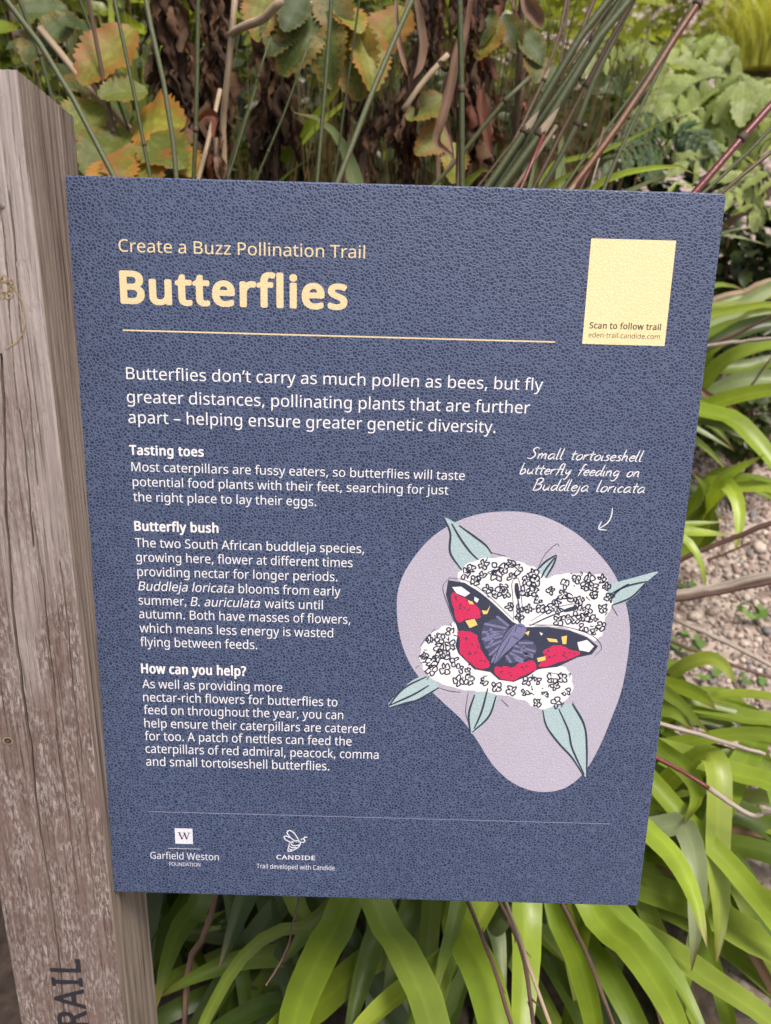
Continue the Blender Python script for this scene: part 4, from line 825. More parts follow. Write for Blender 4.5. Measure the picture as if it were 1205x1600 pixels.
for pts, wd, mt, hk in [([(330, 1170, .62), (560, 830, .64), (880, 280, .66), (1090, 0, .68)], 50, 'cane', True), ([(420, 1170, .58), (700, 780, .60), (980, 300, .62), (1205, 20, .64)], 54, 'cane', False), ([(395, 1150, .64), (640, 770, .66), (900, 400, .68), (1160, 0, .7)], 46, 'cane', False),
        ([(440, 1180, .6), (640, 900, .62), (850, 560, .64)], 36, 'cane', False), ([(620, 1180, .66), (860, 700, .68), (1100, 250, .7), (1205, 70, .71)], 32, 'cane_brown', False), ([(670, 1180, .8), (860, 850, .82), (980, 540, .84), (1180, 130, .86)], 36, 'cane_grey', False),
        ([(480, 920, .7), (640, 600, .72), (720, 400, .73), (800, 150, .74), (825, 0, .75)], 26, 'cane_brown', True), ([(690, 660, .74), (790, 450, .75), (815, 180, .76), (840, 0, .77)], 18, 'cane_brown', True), ([(560, 800, .72), (740, 560, .73), (870, 370, .74)], 16, 'cane_brown', False), ([(680, 640, .7), (860, 330, .73), (1000, 0, .75)], 26, 'cane_brown', False)]:
    reed(g1, 'G', pts, wd, mt, husk=hk, jit=.12 if hk and wd < 30 else 0)
reed(g1, 'G', [(500, 1180, .72), (660, 940, .74), (760, 790, .76)], 26, 'cane_tan', nodes=False, up_ext=0); reed(g1, 'G', [(540, 1180, .56), (640, 940, .58), (680, 850, .59)], 26, 'cane_red', up_ext=0)
g2 = plant_root('reed_clump', 900, 300, .8, 'brown and red blotched cane leaning behind the sign beside pale toothed leaves', 'reeds', 'reed clumps behind the sign')
reed(g2, 'H', [(-40, 1130, .60), (150, 870, .62), (280, 680, .64), (520, 300, .66), (640, 120, .68), (720, 0, .69)], 54, 'cane_mixed', husk=True); reed(g2, 'H', [(60, 1290, .7), (200, 960, .72), (310, 740, .74), (430, 500, .76)], 28, 'cane_grey'); reed(g2, 'H', [(120, 830, .75), (330, 540, .78), (530, 240, .8)], 24, 'cane')
reed(g2, 'G', [(910, 1190, .68), (1000, 1000, .69), (1060, 800, .7)], 20, 'twig_brown', up_ext=0, jit=.2); reed(g2, 'G', [(970, 1190, .7), (1010, 1060, .7), (1030, 990, .7)], 12, 'twig_grey', nodes=False, up_ext=0)
g3 = plant_root('reed_clump', 1100, 310, .8, 'dark red cane with two olive canes leaning over the upper right sign corner', 'reeds', 'reed clumps behind the sign')
reed(g3, 'H', [(640, 1370, .42), (970, 985, .44), (1205, 720, .46)], 54, 'cane_red'); reed(g3, 'H', [(720, 1340, .55), (1000, 1090, .56), (1205, 880, .57)], 28, 'cane_grey'); reed(g3, 'H', [(820, 1360, .5), (1020, 1190, .51), (1205, 1040, .52)], 30, 'cane_brown')
g4 = plant_root('reed_clump', 200, 290, .6, 'sparse grey-green reeds standing behind the post and autumn leaves', 'reeds', 'reed clumps behind the sign')
reed(g4, 'M', [(180, 280, .40), (115, 155, .42), (50, 50, .44), (10, 0, .45)], 9.5, 'cane_grey'); reed(g4, 'E', [(520, 1000, .5), (420, 480, .52), (350, 160, .53), (318, 0, .54)], 25, 'cane'); reed(g4, 'E', [(705, 1110, .46), (670, 750, .47), (600, 400, .48), (545, 160, .49), (515, 0, .5)], 33, 'cane_grey')
reed(g4, 'E', [(815, 1110, .48), (828, 800, .48), (835, 560, .49), (842, 0, .5)], 29, 'cane'); reed(g4, 'E', [(205, 270, .8), (165, 60, .8), (140, -60, .8)], 30, 'cane_brown'); reed(g4, 'E', [(190, 240, .85), (100, 0, .85)], 20, 'cane'); reed(g4, 'M', [(75, 130, .7), (55, 60, .7), (30, 0, .7)], 7, 'cane')
g5 = plant_root('reed_clump', 520, 290, .7, 'slender upright green reeds behind the middle of the sign', 'reeds', 'reed clumps behind the sign')
for crop, pts, wd, mt in [('F', [(425, 1120, .5), (470, 600, .52), (515, 0, .54)], 28, 'cane'), ('F', [(555, 1140, .46), (690, 790, .48), (790, 530, .5), (900, 270, .52), (1020, 0, .54)], 38, 'cane_grey'), ('F', [(45, 1120, .6), (230, 680, .61), (385, 240, .62)], 16, 'cane'), ('F', [(0, 650, .6), (130, 240, .6)], 14, 'cane'),
        ('E', [(1040, 1090, .62), (1205, 540, .64)], 16, 'cane_grey'), ('F', [(570, 850, .7), (625, 460, .7), (690, 0, .7)], 14, 'cane'), ('G', [(168, 1170, .5), (166, 600, .51), (154, 0, .52)], 40, 'cane'), ('G', [(-20, 1180, .8), (140, 1000, .8), (300, 800, .8), (400, 670, .8), (600, 480, .8)], 30, 'cane_grey')]:
    reed(g5, crop, pts, wd, mt, up_ext=.35 if pts[-1][1] <= 0 else 0)

# ------------------------------------------------------------------ leaf meshes to share
def toothed(n=9, ratio=.42, fold=.18, depth=.10, mat='melianthus', seed=0):
    """a leaflet of unit length along +Y: saw-toothed margin, folded along the midrib, slightly arched"""
    rr = random.Random(seed); v, f, u = [], [], []; arch = rr.uniform(.10, .38)
    for i in range(n*2+1):
        s = i/(n*2); wd = ratio*.5*(math.sin(math.pi*min(1, s*.93+.05))**.75); tooth = 1+(depth if i % 2 else -depth*1.3)*(0 if i in (0, n*2) else 1)*rr.uniform(.6, 1.3)
        yo = .03 if i % 2 else 0; z = -arch*s*s+.022*math.sin(s*9+seed)
        wd *= tooth
        if i == n*2: wd = .004
        wv_ = .05*wd/ratio*math.sin(s*19+seed*2); v += [(-wd, s+yo, z+fold*wd+wv_), (-wd*.5, s, z+fold*wd*.38), (0, s-.01, z), (wd*.5, s, z+fold*wd*.38), (wd, s+yo, z+fold*wd-wv_)]; u += [(0, s*.9), (.25, s*.9), (.5, s*.9), (.75, s*.9), (1, s*.9)]
    for i in range(n*2):
        for k in range(4): f.append((i*5+k, i*5+k+1, i*5+k+6, i*5+k+5))
    return mesh('leaflet', v, f, M[mat], True, u)
LEAFLET = {k: [toothed(9, .42, .18, .10, k, s) for s in range(4)] for k in ('melianthus', 'melianthus_dark')}
LEAFLET['autumn'] = [toothed(12, .62, .30, .075, 'autumn', s) for s in range(4)]
LEAFLET['autumn_green'] = [toothed(12, .62, .30, .075, 'olive_tooth', s) for s in range(3)]
def frame_at(p, ydir, zdir):
    y = ydir.normalized(); x = y.cross(zdir).normalized(); z = x.cross(y); mm = Matrix((x, y, z)).transposed().to_4x4(); mm.translation = p; return mm
def compound(root, P, size, pairs, kind, nor, spread=62, droop=.3, taper=True, term=True, stem='cane_grey', thick=.003):
    """pinnate leaf: a ribbed stalk with paired toothed leaflets, each an object under the leaf"""
    Q = catmull(P, 12); v, f = tube(Q, [thick*(1.2-.8*i/12) for i in range(13)], 6); o = link('leaf', mesh('leaf', v, f, M[stem], True, tube_uv(Q, 6)), root); inv = Matrix.Translation(-root.location)
    def leaflet(p, d, zd, s):
        me = random.choice(LEAFLET[kind]); c = bpy.data.objects.new('leaflet', me); C.objects.link(c); c.parent = o; c.matrix_parent_inverse = inv
        c.matrix_basis = Matrix.Identity(4); c.matrix_parent_inverse = Matrix.Identity(4); c.matrix_basis = frame_at(p, d, zd) @ Matrix.Diagonal((s*random.uniform(.9, 1.1), s, s, 1))
    for k in range(pairs):
        s = .22+.74*k/max(1, pairs-1)*(1 if not term else .92); i = s*12; a = Q[int(i)]; b = Q[min(12, int(i)+1)]; p = a.lerp(b, i-int(i)); t = (b-a).normalized()
        n_ = (nor-t*nor.dot(t)).normalized(); sd_ = t.cross(n_); sz = size*(.72+.55*math.sin(math.pi*min(1, s*.9+.05))-.2*s)
        for sg in (-1, 1):
            an = R(spread+random.uniform(-9, 9)); d = t*math.cos(an)+sd_*sg*math.sin(an)+Vector((0, 0, -droop*random.uniform(.5, 1.4))); leaflet(p, d, n_+sd_*sg*random.uniform(-.2, .35), sz*random.uniform(.88, 1.1))
    if term: t = (Q[-1]-Q[-2]).normalized(); leaflet(Q[-1], t+Vector((0, 0, -droop*.6)), nor, size)
    return o
TOCAM = Vector((0, -1, .55)).normalized()
def px2m(px, Y, p=(600, 300)): return px/FPX*depth_of(at(p[0], p[1], Y))
# pale pinnate shrub, upper right
h1 = plant_root('pinnate_shrub', 1080, 330, 2.1, 'pale blue-green shrub with large drooping toothed pinnate leaves beside the gravel bank', 'shrub', 'toothed-leaf shrubs')
def hp(x, y, Y): return at(*cpt('H', x, y), Y)
v, f = tube(catmull([Vector(h1.location), hp(900, 1200, 2.1), hp(1000, 700, 2.1), hp(1010, 560, 2.05)], 12), .012, 7); link('stem', mesh('stem', v, f, M['cane_grey'], True, tube_uv([0]*13, 7)), h1)
compound(h1, [hp(1010, 700, 2.15), hp(900, 540, 2.0), hp(700, 560, 1.9), hp(520, 700, 1.8)], 1.3*px2m(60, 1.9), 6, 'melianthus', TOCAM, droop=.5)
compound(h1, [hp(1000, 640, 2.1), hp(980, 540, 1.95), hp(1000, 520, 1.85), hp(1020, 560, 1.75)], 1.3*px2m(62, 1.9), 5, 'melianthus', Vector((0, -.3, 1)), droop=.9)
compound(h1, [hp(1010, 640, 2.1), hp(1080, 540, 2.0), hp(1190, 560, 1.95), hp(1300, 680, 1.9)], 1.3*px2m(62, 1.9), 6, 'melianthus', TOCAM, droop=.5)
compound(h1, [hp(900, 760, 2.0), hp(780, 740, 1.9), hp(600, 800, 1.8), hp(430, 860, 1.7)], 1.3*px2m(58, 1.8), 7, 'melianthus', TOCAM, droop=.35)
compound(h1, [hp(1010, 720, 2.1), hp(940, 720, 1.95), hp(870, 780, 1.85), hp(840, 880, 1.8)], 1.3*px2m(54, 1.9), 5, 'melianthus', TOCAM, droop=.5)
compound(h1, [hp(1000, 760, 2.0), hp(1100, 730, 1.9), hp(1180, 800, 1.85), hp(1250, 900, 1.8)], 1.3*px2m(60, 1.9), 6, 'melianthus', TOCAM, droop=.4)
h2 = plant_root('pinnate_shrub', 1100, 200, 2.9, 'pinnate-leaved shrub with one arching fan of leaves before the far gravel', 'shrub', 'toothed-leaf shrubs')
compound(h2, [hp(760, 700, 2.8), hp(740, 420, 2.75), hp(800, 230, 2.65), hp(900, 260, 2.55), hp(960, 400, 2.5)], px2m(52, 2.6), 7, 'melianthus', Vector((.1, -.5, 1)), droop=.6)
compound(h2, [hp(700, 600, 2.8), hp(720, 330, 2.75), hp(650, 250, 2.65), hp(560, 330, 2.55)], px2m(48, 2.6), 6, 'melianthus', Vector((-.1, -.5, 1)), droop=.6)
compound(h2, [hp(760, 640, 2.8), hp(760, 420, 2.7), hp(820, 400, 2.6), hp(880, 450, 2.55)], px2m(44, 2.6), 5, 'melianthus_dark', TOCAM, droop=.7)
h3 = plant_root('pinnate_shrub', 980, 180, 2.4, 'pinnate-leaved shrub seen between the leaning reeds and the blotched cane', 'shrub', 'toothed-leaf shrubs')
for pts, kd, sz in [([(250, 700, 2.4), (200, 360, 2.3), (120, 290, 2.2), (0, 380, 2.1)], 'melianthus', 44), ([(260, 700, 2.4), (260, 400, 2.3), (310, 260, 2.2), (380, 330, 2.1)], 'melianthus', 44), ([(230, 760, 2.4), (180, 520, 2.3), (130, 470, 2.2), (100, 560, 2.1)], 'melianthus_dark', 46), ([(260, 760, 2.4), (380, 520, 2.3), (480, 430, 2.2), (580, 520, 2.1)], 'melianthus', 46), ([(250, 780, 2.4), (330, 640, 2.3), (400, 640, 2.2), (460, 720, 2.1)], 'melianthus_dark', 46)]:
    compound(h3, [hp(*p) for p in pts], px2m(sz, 2.2), 5, kd, TOCAM, droop=.6)
h4 = plant_root('pinnate_shrub', 1010, 290, 1.7, 'deep green ferny pinnate plant low behind the sign between two canes', 'shrub', 'toothed-leaf shrubs')
for pts in [[(520, 1120, 1.7), (400, 1000, 1.6), (270, 1000, 1.5), (130, 1100, 1.4)], [(500, 1120, 1.7), (400, 920, 1.65), (260, 880, 1.6), (120, 930, 1.55)], [(500, 1150, 1.7), (380, 1100, 1.6), (260, 1110, 1.5)], [(520, 1100, 1.75), (500, 960, 1.7), (620, 900, 1.65), (760, 960, 1.6)], [(560, 1120, 1.8), (660, 1040, 1.75), (800, 1030, 1.7)]]:
    compound(h4, [hp(*p) for p in pts], px2m(34, 1.6), 8, 'melianthus_dark', TOCAM, droop=.2)
h5 = plant_root('pinnate_shrub', 1190, 310, 1.6, 'toothed grey-green plant beyond the upper right sign corner under the olive canes', 'shrub', 'toothed-leaf shrubs')
for pts, sz in [([(1150, 1330, 1.6), (1100, 1220, 1.5), (1000, 1240, 1.4), (930, 1320, 1.35)], 40), ([(1160, 1330, 1.6), (1150, 1200, 1.5), (1190, 1180, 1.4), (1260, 1260, 1.3)], 46), ([(1150, 1360, 1.6), (1090, 1310, 1.5), (1080, 1370, 1.4), (1090, 1440, 1.35)], 42), ([(1100, 1120, 1.7), (980, 1080, 1.65), (840, 1060, 1.6), (640, 1110, 1.55)], 46), ([(1160, 1200, 1.7), (1120, 1060, 1.65), (1180, 960, 1.6), (1290, 960, 1.55)], 46)]:
    compound(h5, [hp(*p) for p in pts], px2m(sz, 1.5), 4, 'melianthus', TOCAM, droop=.35)
# autumn-coloured leaves on the left
def ep(x, y, Y): return at(*cpt('E', x, y), Y)
au = plant_root('autumn_shrub', 180, 290, .95, 'shrub with yellowing and orange toothed leaves behind the top of the post', 'shrub', 'toothed-leaf shrubs')
def simple_leaf(root, p, tip, wscale, kind, zd=None):
    d = tip-p; c = bpy.data.objects.new('leaf', random.choice(LEAFLET[kind])); C.objects.link(c); c.parent = root; c.matrix_parent_inverse = Matrix.Translation(-root.location)
    s = d.length*1.18; c.matrix_basis = frame_at(p, d, zd or (TOCAM+Vector((random.uniform(-.3, .3), 0, random.uniform(-.2, .2))))) @ Matrix.Diagonal((s*wscale, s, s, 1)); return c
v, f = tube(catmull([Vector(au.location), ep(480, 1150, .9), ep(400, 800, .88), ep(270, 660, .88), ep(110, 500, .9), ep(0, 360, .92), ep(-150, 180, .95)], 20), .006, 7); link('stem', mesh('stem', v, f, M['cane_tan'], True, tube_uv([0]*21, 7)), au)
v, f = tube(catmull([ep(400, 800, .88), ep(330, 720, .87), ep(200, 560, .86), ep(100, 430, .86)], 10), .004, 6); link('stem', mesh('stem', v, f, M['cane_tan'], True, tube_uv([0]*11, 6)), au)
for a, b, ws, kd in [((440, 190, .86), (150, 430, .80), 1.15, 'autumn'), ((520, 570, .82), (270, 560, .78), 1.2, 'autumn'), ((440, 780, .84), (660, 740, .78), 1.35, 'autumn'), ((260, 690, .84), (20, 740, .78), 1.3, 'autumn'), ((520, 880, .78), (700, 980, .72), 1.3, 'autumn'), ((400, 830, .82), (180, 1000, .74), 1.3, 'autumn'), ((330, 860, .80), (90, 1040, .74), 1.25, 'autumn'), ((470, 900, .78), (460, 1120, .70), 1.5, 'autumn'),
        ((640, 960, .80), (780, 1040, .74), 1.2, 'autumn'), ((560, 960, .84), (640, 1120, .76), 1.4, 'autumn_green'), ((180, 560, .9), (20, 520, .86), 1.2, 'autumn_green'), ((350, 980, .76), (290, 1150, .70), 1.5, 'autumn'), ((200, 900, .86), (60, 980, .82), 1.2, 'autumn'), ((150, 180, .98), (30, 100, .94), 1.4, 'autumn_green'), ((60, 120, .98), (-120, 200, .94), 1.3, 'autumn_green'), ((-60, 160, 1.0), (-220, 330, .95), 1.3, 'autumn_green'), ((20, 60, 1.0), (-260, 60, .96), 1.0, 'autumn_green'), ((300, 640, .95), (380, 720, .92), 1.4, 'autumn_green')]:
    simple_leaf(au, ep(*a), ep(*b), ws, kd)
au2 = plant_root('autumn_shrub', 490, 290, 1.0, 'drooping dark green toothed leaves edged yellow above the wide dark blade', 'shrub', 'toothed-leaf shrubs')
def fp(x, y, Y): return at(*cpt('F', x, y), Y)
v, f = tube(catmull([Vector(au2.location), fp(620, 900, 1.0), fp(560, 200, .95), fp(420, 30, .9), fp(120, 10, .86)], 16), .005, 6); link('stem', mesh('stem', v, f, M['cane_tan'], True, tube_uv([0]*17, 6)), au2)
for a, b, ws, kd in [((420, 60, .86), (250, 330, .82), 1.2, 'autumn_green'), ((480, 80, .86), (470, 400, .82), 1.15, 'autumn_green'), ((600, 100, .88), (660, 480, .84), 1.2, 'autumn_green'), ((240, 60, .86), (160, 240, .82), 1.3, 'autumn_green'), ((560, 60, .88), (680, 150, .84), 1.3, 'autumn'), ((720, 150, .88), (780, 480, .84), 1.0, 'autumn'), ((330, -40, .86), (240, 130, .82), 1.2, 'autumn_green'), ((470, -80, .88), (560, 120, .84), 1.3, 'autumn_green'), ((100, -60, .86), (60, 140, .82), 1.3, 'autumn')]:
    simple_leaf(au2, fp(*a), fp(*b), ws, kd)
simple_leaf(au2, fp(980, 60, .95), fp(800, 240, .9), 1.4, 'autumn')
au3 = plant_root('autumn_shrub', 700, 290, 1.0, 'mottled yellow and rust toothed leaves beside the curled dead leaf', 'shrub', 'toothed-leaf shrubs')
def gp(x, y, Y): return at(*cpt('G', x, y), Y)
v, f = tube(catmull([Vector(au3.location), gp(20, 1100, 1.0), gp(30, 600, .98), gp(300, 150, .95)], 12), .005, 6); link('stem', mesh('stem', v, f, M['cane_tan'], True, tube_uv([0]*13, 6)), au3)
for a, b, ws, kd in [((60, 620, .92), (-130, 700, .88), 1.2, 'autumn'), ((80, 820, .92), (-60, 900, .88), 1.2, 'autumn'), ((120, 900, .92), (130, 1050, .88), 1.2, 'autumn'), ((400, 130, .95), (290, 280, .92), 1.2, 'autumn'), ((430, 100, .95), (500, 240, .92), 1.2, 'autumn_green'), ((350, 60, .95), (300, 190, .92), 1.1, 'autumn_green'), ((540, 200, .95), (660, 320, .92), 1.2, 'autumn_green'), ((620, 310, .95), (640, 470, .92), 1.3, 'autumn_green'), ((760, 420, .95), (710, 500, .92), 1.3, 'autumn_green')]:
    simple_leaf(au3, gp(*a), gp(*b), ws, kd)

# ------------------------------------------------------------------ dead stalks hung with withered leaves
def withered(seed, mat):
    rr = random.Random(seed); nr = np.random.default_rng(seed); v, f, u = [], [], []; n, k = 12, 6; ph = nr.uniform(0, 6, 6); cv = rr.uniform(.3, .9); edge = nr.uniform(.55, 1.15, (n, 2))
    for i in range(n):
        s = i/(n-1); wd = .15*math.sin(math.pi*min(1, s*.9+.07))**.6
        for j in range(k):
            a = j/(k-1)*2-1; curl = a*(1.3+.9*math.sin(s*5+ph[0])); wj = wd*edge[i][0 if a < 0 else 1]
            v.append((wj*math.sin(curl)*.9+.05*math.sin(s*6+ph[1])+nr.normal()*.016, s, wj*(1-math.cos(curl))*.8+.09*cv*math.sin(s*7+ph[2])+.03*math.sin(a*5+s*13+ph[3])+nr.normal()*.022)); u.append((j/(k-1), s))
    for i in range(n-1):
        for j in range(k-1): f.append((i*k+j, i*k+j+1, (i+1)*k+j+1, (i+1)*k+j))
    return mesh('withered_leaf', v, f, M[mat], True, u)
WITH = {m_: [withered(s+k*10, m_) for s in range(5)] for k, m_ in enumerate(('dead', 'dead_tan', 'rust'))}
def withered_leaf(root, p, d, s, mat):
    c = bpy.data.objects.new('leaf', random.choice(WITH[mat])); C.objects.link(c); c.parent = root; c.matrix_parent_inverse = Matrix.Translation(-root.location)
    zd = Vector((random.uniform(-1, 1), random.uniform(-1, 1), random.uniform(-.4, .4))); c.matrix_basis = frame_at(p, d, zd) @ Matrix.Diagonal((s*random.uniform(.7, 1.3), s, s, 1))
def dead_stalk(label, path, r, nleaf, spread, sz, mats, smat='cane_brown'):
    P = [at(x, y, Y) for x, y, Y in path]; root = empty('dead_stalk', (P[0].x, P[0].y+.02, gz(P[0].x, P[0].y)-.02), label, 'dead plant', 'dead stalks with withered leaves')
    Q = catmull([Vector(root.location)]+P, 24); v, f = tube(Q, [r*(1.1-.4*i/24) for i in range(25)], 8, .08); link('stalk', mesh('stalk', v, f, M[smat], True, tube_uv(Q, 8)), root)
    i0 = next(i for i, q in enumerate(Q) if q.z > P[0].z-.1)
    for k in range(int(nleaf*2.3)):
        i = random.uniform(i0, 23.9); p = Q[int(i)].lerp(Q[int(i)+1], i-int(i)); a = random.uniform(0, 6.28); off = Vector((math.cos(a), math.sin(a)*.7, 0))*spread*random.uniform(.1, 1)
        withered_leaf(root, p+off*.6+Vector((0, 0, random.uniform(0, .05))), Vector((off.x*3+random.uniform(-.15, .15), off.y*3+random.uniform(-.15, .15), -1)), sz*.62*random.uniform(.5, 1.3), random.choice(mats))
    return root
DK = ['dead']*6
dead_stalk('thick dead stalk cloaked in dark brown withered leaves behind the autumn leaves', [(290, 300, 1.02), (275, 160, 1.0), (262, 60, .98), (250, -60, .96)], .012, 70, .055, .13, DK)
dead_stalk('dead stalk wrapped in blackish leaves just right of the upright green reed', [(335, 300, 1.06), (335, 160, 1.04), (335, 60, 1.02), (330, -60, 1.0)], .012, 64, .045, .13, DK)
dead_stalk('dead stalk with shaggy brown leaves beside the wide dark blade', [(430, 300, .98), (428, 180, .96), (430, 80, .95), (440, -40, .94)], .010, 60, .05, .12, DK)
dead_stalk('dark leaning dead stalk ending beneath hanging pink-brown leaves', [(565, 300, .92), (615, 190, .9), (648, 120, .88), (690, -40, .86)], .016, 40, .04, .10, DK)
dead_stalk('slim brown dead stalk leaning between grey-green reed and dark stalk', [(535, 250, 1.0), (560, 180, .98), (590, 120, .97), (640, 0, .96)], .009, 8, .02, .06, DK)
dead_stalk('tall dead stalk with rusty brown leaves behind the upright reed near the curled leaf', [(750, 310, .98), (745, 180, .96), (742, 80, .95), (745, -40, .94)], .014, 64, .05, .12, ['dead', 'dead', 'dead', 'rust'])
dead_stalk('dead stalk with brown drooping leaves over the yellow grassy patch', [(800, 310, 1.25), (810, 150, 1.22), (815, 20, 1.2), (815, -60, 1.2)], .008, 12, .06, .10, ['dead', 'rust', 'dead_tan'])
dead_stalk('low dead stalk with reddish curled leaves against the top of the sign', [(335, 300, .8), (336, 260, .79), (338, 215, .78)], .006, 16, .03, .07, ['rust', 'dead_tan', 'dead'])
dead_stalk('low dead stalk with dark rust leaves below the mottled yellow leaf', [(640, 300, .95), (640, 240, .94), (635, 200, .93)], .006, 18, .04, .08, ['rust', 'dead', 'dead'])
tan = dead_stalk('straw-coloured dead cane with a side branch and papery joints', [(352, 320, .80), (352, 155, .78), (358, 100, .77), (370, -30, .75)], .0065, 0, .03, .05, ['dead_tan'], 'cane_tan')
for pts, r in [([(357, 57, .77), (380, 42, .74), (410, 30, .72), (440, 0, .7)], .006), ([(344, 140, .78), (334, 185, .76), (318, 250, .74), (305, 300, .73)], .0035), ([(700, 85, .8), (660, 130, .79), (630, 172, .78)], .0045)]:
    P = [at(*q) for q in pts]; v, f = tube(catmull(P, 10), r, 7, .1); link('branch', mesh('branch', v, f, M['cane_tan'], True, tube_uv([0]*11, 7)), tan)
curled = dead_stalk('twisted pale dead leaves hanging beside the upright green reed', [(715, 300, .70), (712, 160, .69), (728, 60, .68), (738, -30, .67)], .0045, 0, .02, .05, ['dead_tan'], 'dead_tan')
for c_, pts, wd, mt in [('G', [(215, 0, .66), (190, 170, .66), (130, 330, .65), (90, 560, .64), (40, 760, .63), (10, 900, .63), (110, 990, .62), (60, 1080, .62)], 55, 'dead_tan'), ('G', [(130, 420, .66), (60, 640, .65), (70, 780, .65), (120, 1000, .64)], 36, 'dead_tan'), ('F', [(920, 0, .74), (930, 200, .73), (960, 360, .72), (990, 480, .71)], 34, 'dead_tan'), ('F', [(1045, 0, .76), (1075, 220, .75), (1070, 380, .74), (1025, 500, .73)], 62, 'dead_tan'), ('G', [(20, 380, .68), (60, 440, .67), (110, 420, .66)], 50, 'dead'), ('G', [(560, -20, 1.0), (640, 120, .98), (660, 190, .97)], 90, 'dead_tan'), ('G', [(390, 0, 1.02), (400, 60, 1.0), (360, 200, .98)], 60, 'rust'), ('G', [(290, 560, .9), (290, 720, .88), (350, 960, .86)], 66, 'rust'), ('E', [(840, 760, .72), (900, 720, .71), (950, 740, .7), (940, 880, .69)], 44, 'rust')]:
    P = wpts(c_, pts); strap(P, wd/4.017/FPX*depth_of(P[0])*1.1, mt, curled, nseg=20, chan=.5, roll=random.uniform(-.8, .8), tip=.4)

# ------------------------------------------------------------------ twigs and stalks lying over the plants
def twig(crop, pts, wpx, mat, label, name='twig', ext=(.25, .25), jit=.08, spurs=0, taper=.75):
    P = wpts(crop, pts); P = [P[0]+(P[0]-P[1]).normalized()*ext[0]]+P+[P[-1]+(P[-1]-P[-2]).normalized()*ext[1]]
    r = wpx/CROPS[crop][2]/FPX*depth_of(P[len(P)//2])/2; Q = catmull(P, 30); 
    for q in Q[1:-1]: q += Vector((random.uniform(-1, 1), 0, random.uniform(-1, 1)))*r*.25
    root = empty(name, Q[0], label, 'twig', 'dead twigs and stalks near the sign'); v, f = tube(Q, [r*(1-(1-taper)*i/30)*random.uniform(.92, 1.1) for i in range(31)], 8, jit); link('stem', mesh('stem', v, f, M[mat], True, tube_uv(Q, 8)), root)
    for k in range(spurs):
        i = random.randint(4, 26); t = (Q[i+1]-Q[i]).normalized(); d = (t*random.choice((-1, 1, 1))+Vector((random.uniform(-1, 1), random.uniform(-.6, .2), random.uniform(-.5, .5)))*.7).normalized(); L = r*random.uniform(3, 8)
        v, f = tube([Q[i], Q[i]+d*L*.5, Q[i]+d*L], [r*.55, r*.4, r*.12], 5); link('spur', mesh('spur', v, f, M[mat], True, tube_uv([0]*3, 5)), root)
    return root
twig('J', [(275, 235, .80), (450, 160, .78), (720, 55, .75)], 30, 'twig_brown', 'smooth purplish brown cane slanting up over the gravel', spurs=2)
twig('J', [(235, 415, .72), (450, 375, .70), (740, 315, .67)], 52, 'twig_grey', 'thick pale split stick with dark underside lying over the gravel')
twig('J', [(225, 440, .715), (450, 402, .695), (740, 342, .665)], 34, 'twig_brown', 'dark brown lower half of the thick pale stick, added as a separate piece')  # second tube added for the dark underside of the thick pale stick
twig('J', [(225, 530, .74), (530, 668, .70), (740, 775, .67)], 27, 'twig_grey', 'straight pale grey twig sloping down over the gravel', spurs=3)
twig('J', [(440, 730, .80), (560, 775, .80), (720, 830, .79)], 20, 'twig_brown', 'thin brown twig half hidden behind the arching leaf tip')
twig('J', [(165, 1058, .42), (400, 1125, .40), (690, 1212, .38)], 26, 'twig_grey', 'grey lichened twig lying across the strap leaves', ext=(.25, .0), spurs=2)
twig('J', [(140, 1225, .32), (300, 1310, .31), (410, 1382, .30)], 28, 'cane_red', 'reddish brown twig end resting on the broad strap leaf', ext=(.2, .0))
twig('J', [(408, 1380, .30), (480, 1430, .295), (560, 1485, .29), (645, 1522, .285), (690, 1500, .28), (760, 1505, .27)], 27, 'twig_grey', 'kinked grey twig continuing the reddish twig over the leaves', ext=(.0, .2), spurs=3)
twig('J', [(400, 240, .84), (500, 205, .83), (620, 150, .82)], 14, 'twig_brown', 'thin dark twig just under the purplish brown cane', ext=(0, 0))
twig('K', [(325, 802, .95), (480, 782, .93), (650, 765, .9)], 20, 'twig_grey', 'whitish thin twig crossing the long pale blades')
twig('K', [(335, 795, 1.0), (480, 735, .98), (650, 650, .95)], 18, 'twig_brown', 'thin brown twig rising above the whitish twig')
twig('K', [(340, 590, 1.45), (480, 548, 1.44), (650, 490, 1.42)], 42, 'cane_tan', 'pale peeling dead stem behind the blades beside the sign')
twig('K', [(330, 610, 1.5), (480, 590, 1.48), (560, 585, 1.47)], 62, 'twig_brown', 'thick brown rotting stem below the pale peeling stem')
twig('K', [(420, 215, 1.6), (500, 150, 1.6), (600, 80, 1.6)], 42, 'cane_brown', 'thick dull brown stem behind the upper right sign edge')
twig('K', [(570, 945, 1.15), (631, 860, 1.12)], 12, 'twig_grey', 'thin grey forked twig in the dark gap between pale blades', ext=(.05, .2))
twig('B', [(160, 355, .16), (230, 530, .10), (280, 690, .05), (310, 790, .02)], 17, 'twig_brown', 'brown flower stalk with ragged dry flowers below the sign, first from the post', spurs=22, name='dry_flower_stalk')
twig('B', [(270, 360, .18), (335, 500, .13), (370, 660, .08), (385, 800, .04)], 17, 'twig_brown', 'ragged dry flower stalk crossing behind the smooth tan stalk', spurs=26, name='dry_flower_stalk')
twig('B', [(290, 355, .15), (340, 490, .10), (440, 774, .03)], 15, 'cane_tan', 'smooth tan stalk crossing the ragged dry flower stalk below the sign', name='dry_flower_stalk')
twig('B', [(485, 365, .15), (556, 510, .09), (610, 640, .05), (665, 790, .01)], 19, 'cane_brown', 'jointed brown stalk with peeling pale sheath hanging below the sign', spurs=6, name='dry_flower_stalk')
